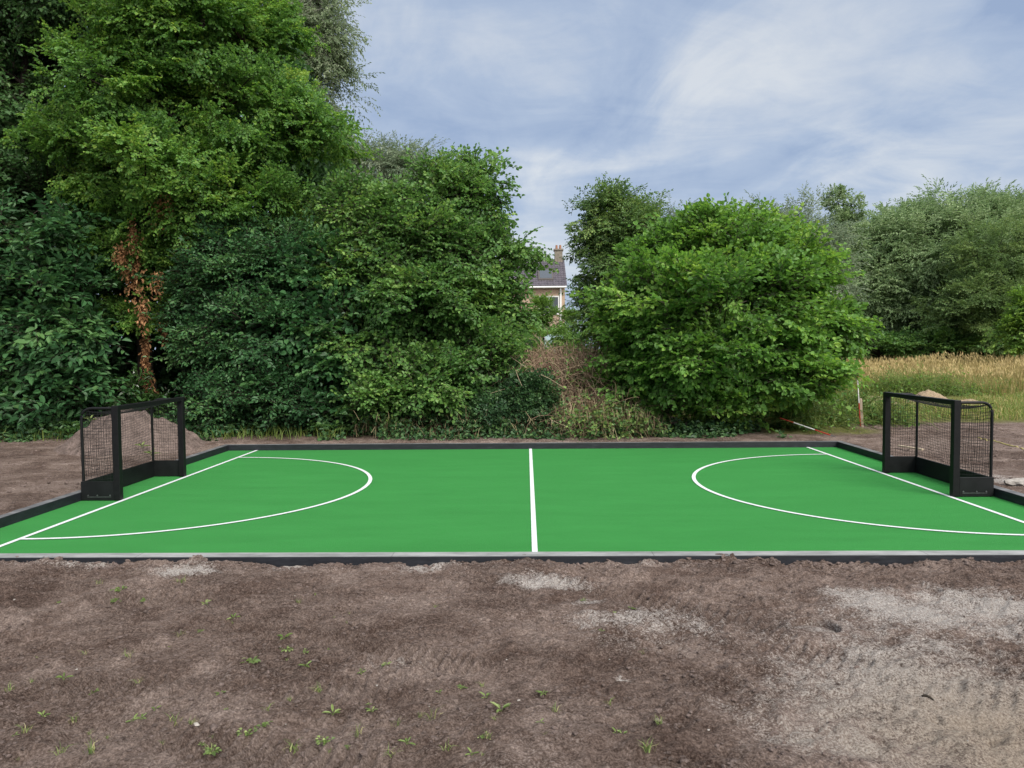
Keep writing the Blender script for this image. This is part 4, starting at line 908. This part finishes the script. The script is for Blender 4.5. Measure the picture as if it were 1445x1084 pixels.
for k in WM:
    for me in WM[k]: me.materials.append(SEED); me.materials.append(DRYL)
NAMES = {'tuft': 'grass_tuft', 'broad': 'seedling', 'creeping': 'creeping_weed'}
WLAB = {'tuft': 'small tuft of grass sprouting from the bare soil in front of the pitch', 'broad': 'small broad-leaved green seedling in the bare soil in front of the pitch', 'creeping': 'small low creeping green weed on the bare soil in front of the pitch'}
def weed(kind, px, py, s, label=None, i=None):
    c = gnd(px, py, .02); c[2] = gz(c[0], c[1])-.002
    o = bpy.data.objects.new(NAMES[kind], WM[kind][rp.integers(0, 4) if i is None else i]); C.objects.link(o)
    s *= .48 if kind == 'creeping' else .58; o.location = c; o.scale = (s, s, s); o.rotation_euler = (0, 0, rp.uniform(0, 6.28)); tag(o, label or WLAB[kind], 'weed', 'weeds sprouting from the bare soil')
weed('tuft', 610, 1024, 1.5, 'bushiest grass tuft, at the bottom left of the picture middle', 0)
weed('broad', 707, 1015, 1.35, 'large pale green seedling with pointed leaves near the bottom middle', 1)
weed('creeping', 355, 944, 1.9, 'brightest patch of creeping green leaves on the left soil', 2)
weed('tuft', 552, 1072, 1.2, 'upright green tuft at the very bottom, below the bushiest tuft', 1)
for kind, px, py, s in (('creeping',170,842,1.6),('creeping',165,852,1.6),('tuft',255,831,1.4),('broad',90,964,1),('tuft',195,972,.9),('creeping',130,976,1),('broad',400,909,1.3),('creeping',405,925,1.3),
    ('broad',432,950,1),('broad',188,1018,.8),('broad',200,1018,.8),('tuft',245,1030,1.3),('tuft',105,1020,.9),('tuft',35,1040,1.1),('creeping',350,1048,1.3),('tuft',415,1068,1.3),('tuft',130,1076,1.4),
    ('creeping',370,1042,1.),('broad',470,1016,1.1),('tuft',450,985,1.1),('broad',767,985,.8),('tuft',783,1014,1.),('broad',870,1040,.7),('tuft',930,1036,.9),('creeping',510,955,.8),('tuft',505,1046,1.2),('broad',525,1016,.8),
    ('tuft',630,1066,1.),('broad',666,1074,.8),('tuft',690,1060,.8),('tuft',912,1075,1.2),('broad',575,1056,.9),('tuft',860,1000,.8),('creeping',205,850,1.2),('broad',290,865,.9),('tuft',140,830,1.1),('broad',330,880,1.),('creeping',460,1058,1.2),
    ('tuft',255,905,1.),('tuft',180,935,1.1),('broad',60,1008,.8),('tuft',15,980,1.),('creeping',300,1075,1.3),('tuft',85,1072,1.1),('tuft',560,1030,.9),('broad',545,945,.7)):
    weed(kind, px, py, s)
for k in range(55):
    px = 20+900*rp.random()**1.25; py = 825+255*rp.random()**.7
    weed(('tuft', 'broad', 'creeping', 'tuft')[rp.integers(0, 4)], px, py, .35+.6*rp.random()**2)
for px, Y, s, lab in ((200, 11.2, 1.7, 'leafy green weed growing on the flank of the soil heap, behind the goal net'), (128, 11.9, 1.8, 'leafy green weed at the left top of the soil heap'), (213, 10.9, 1.8, 'pale green weed at the foot of the soil heap beside the back board')):
    c = at(px, 620, Y); c[2] = gz(c[0], c[1])
    q = math.hypot((c[0]-hp[0])/1.75, (Y-12.0)/1.1); c[2] += .60*max(0, 1-q**1.7)**1.5
    o = bpy.data.objects.new('seedling', WM['broad'][1]); C.objects.link(o); o.location = c; o.scale = (s, s, s); tag(o, lab, 'weed', 'weeds on the soil heap')

# ------------------------------------------------------------------ light
sun_el, sun_az = rad(42), rad(146)           # azimuth from +Y clockwise (towards +X)
sd_ = Vector((math.sin(sun_az)*math.cos(sun_el), math.cos(sun_az)*math.cos(sun_el), math.sin(sun_el)))
L = bpy.data.lights.new('sun', 'SUN'); L.energy = 3.2; L.angle = rad(28); L.color = (1, .95, .86)
lo = bpy.data.objects.new('sun', L); C.objects.link(lo); lo.rotation_euler = sd_.to_track_quat('Z', 'Y').to_euler(); lo.location = (0, 0, 30)
W = bpy.data.worlds.new('World'); SC.world = W; W.use_nodes = True; nt = W.node_tree; nt.nodes.clear()
def N(t, ins=None, **kw):
    n = nt.nodes.new('ShaderNode'+t)
    for k, v in kw.items(): setattr(n, k, v)
    for k, v in (ins or {}).items():
        if isinstance(v, bpy.types.NodeSocket): nt.links.new(v, n.inputs[k])
        else: n.inputs[k].default_value = v
    return n
def mt2(op, a, b=0., clamp=False): return N('Math', {0: a, 1: b}, operation=op, use_clamp=clamp).outputs[0]
out = N('OutputWorld'); sky = N('TexSky', sky_type='NISHITA'); sky.sun_disc = False; sky.sun_elevation = sun_el; sky.sun_rotation = sun_az; sky.air_density = 1.; sky.dust_density = 1.2
g = N('TexCoord').outputs['Generated']; s = N('SeparateXYZ', {0: g}); x, y, z = s.outputs
zz = mt2('ADD', mt2('MAXIMUM', z, 0.), .16)
uv = N('CombineXYZ', {0: mt2('DIVIDE', x, zz), 1: mt2('DIVIDE', y, zz)}).outputs[0]
na = N('TexNoise', {'Vector': uv, 'Scale': .75, 'Detail': 8., 'Roughness': .55, 'Distortion': .35}).outputs['Fac']
nb_ = N('TexNoise', {'Vector': N('Mapping', {'Vector': uv, 'Location': (3.1, 1.7, 0), 'Rotation': (0, 0, .5), 'Scale': (1., .55, 1)}).outputs[0], 'Scale': 2.3, 'Detail': 9., 'Roughness': .6, 'Distortion': .6}).outputs['Fac']
az = mt2('ARCTAN2', x, y); el = mt2('ARCSINE', z)
azp = mt2('ADD', az, mt2('MULTIPLY', mt2('SUBTRACT', nb_, .5), .30)); elp = mt2('ADD', el, mt2('MULTIPLY', mt2('SUBTRACT', na, .5), .22))
def patch(px, py, rx, ry, w):
    d = ray(px, py).normalized(); a0 = math.atan2(d.x, d.y); e0 = math.asin(d.z); sa_, se_ = rx/FPX, ry/FPX
    u = mt2('POWER', mt2('MULTIPLY', mt2('SUBTRACT', azp, a0), 1/sa_), 2.); v = mt2('POWER', mt2('MULTIPLY', mt2('SUBTRACT', elp, e0), 1/se_), 2.)
    return mt2('MULTIPLY', mt2('EXPONENT', mt2('MULTIPLY', mt2('ADD', u, v), -1.)), w)
cf = mt2('ADD', mt2('MULTIPLY', mt2('SUBTRACT', na, .5), 1.0), mt2('MULTIPLY', mt2('SUBTRACT', nb_, .5), 1.5))
nc_ = N('TexNoise', {'Vector': N('Mapping', {'Vector': uv, 'Location': (7.7, 2.3, 0), 'Rotation': (0, 0, -.35), 'Scale': (.9, 1.5, 1)}).outputs[0], 'Scale': 2.6, 'Detail': 10., 'Roughness': .62, 'Distortion': .8}).outputs['Fac']
cf = mt2('ADD', cf, mt2('MULTIPLY', mt2('SUBTRACT', nc_, .5), .95))
cf = mt2('ADD', cf, .40)
for q in ((1120, 90, 170, 100, .30), (1340, 170, 140, 110, .18), (880, 225, 170, 26, .42), (700, 60, 160, 60, .12), (800, 150, 200, 60, -.30), (1105, 235, 60, 22, -.35), (1440, 10, 40, 30, -.8), (560, 170, 120, 70, -.12), (760, 350, 80, 35, .45), (1390, 235, 120, 40, .25)):
    cf = mt2('ADD', cf, patch(*q))
cf = mt2('ADD', cf, 0., True)
r_ = N('ValToRGB', {'Fac': cf}); e = r_.color_ramp.elements
e[0].position = 0; e[0].color = (.29, .375, .54, 1); e[1].position = 1; e[1].color = (.62, .655, .70, 1)
k = r_.color_ramp.elements.new(.4); k.color = (.385, .465, .605, 1)
lift = mt2('ADD', 1., mt2('MULTIPLY', mt2('POWER', mt2('MAXIMUM', mt2('SUBTRACT', z, .42), 0.), 1.), 2.2))
cl = N('Mix', data_type='RGBA', blend_type='MULTIPLY'); cl.inputs[0].default_value = 1.
nt.links.new(r_.outputs[0], cl.inputs[6])
sd3 = N('VectorMath', {0: g, 1: tuple(sd_)}, operation='DOT_PRODUCT').outputs['Value']
glow = mt2('MULTIPLY', mt2('POWER', mt2('MAXIMUM', mt2('ADD', sd3, .1), 0.), 2.), 1.7)          # bright cloud around the veiled sun
lift = mt2('ADD', lift, glow); ex = mt2('SUBTRACT', lift, 1.)
kk = N('CombineXYZ', {0: mt2('MULTIPLY', mt2('ADD', lift, mt2('MULTIPLY', ex, .42)), 10.), 1: mt2('MULTIPLY', mt2('ADD', lift, mt2('MULTIPLY', ex, .12)), 10.), 2: mt2('MULTIPLY', mt2('SUBTRACT', lift, mt2('MULTIPLY', ex, .22)), 10.)}).outputs[0]; nt.links.new(kk, cl.inputs[7])
mx = N('Mix', data_type='RGBA'); mx.inputs[0].default_value = .86
nt.links.new(sky.outputs[0], mx.inputs[6]); nt.links.new(cl.outputs[2], mx.inputs[7])
bg = N('Background', {'Strength': .1}); nt.links.new(mx.outputs[2], bg.inputs[0]); nt.links.new(bg.outputs[0], out.inputs[0])

SC.view_settings.view_transform = 'Standard'; SC.view_settings.look = 'None'; SC.view_settings.exposure = .25; SC.view_settings.gamma = 1
SC.cycles.use_denoising = True
SC.cycles.max_bounces = 8; SC.cycles.diffuse_bounces = 4; SC.cycles.transmission_bounces = 6; SC.cycles.transparent_max_bounces = 6
SC.cycles.sample_clamp_indirect = 6
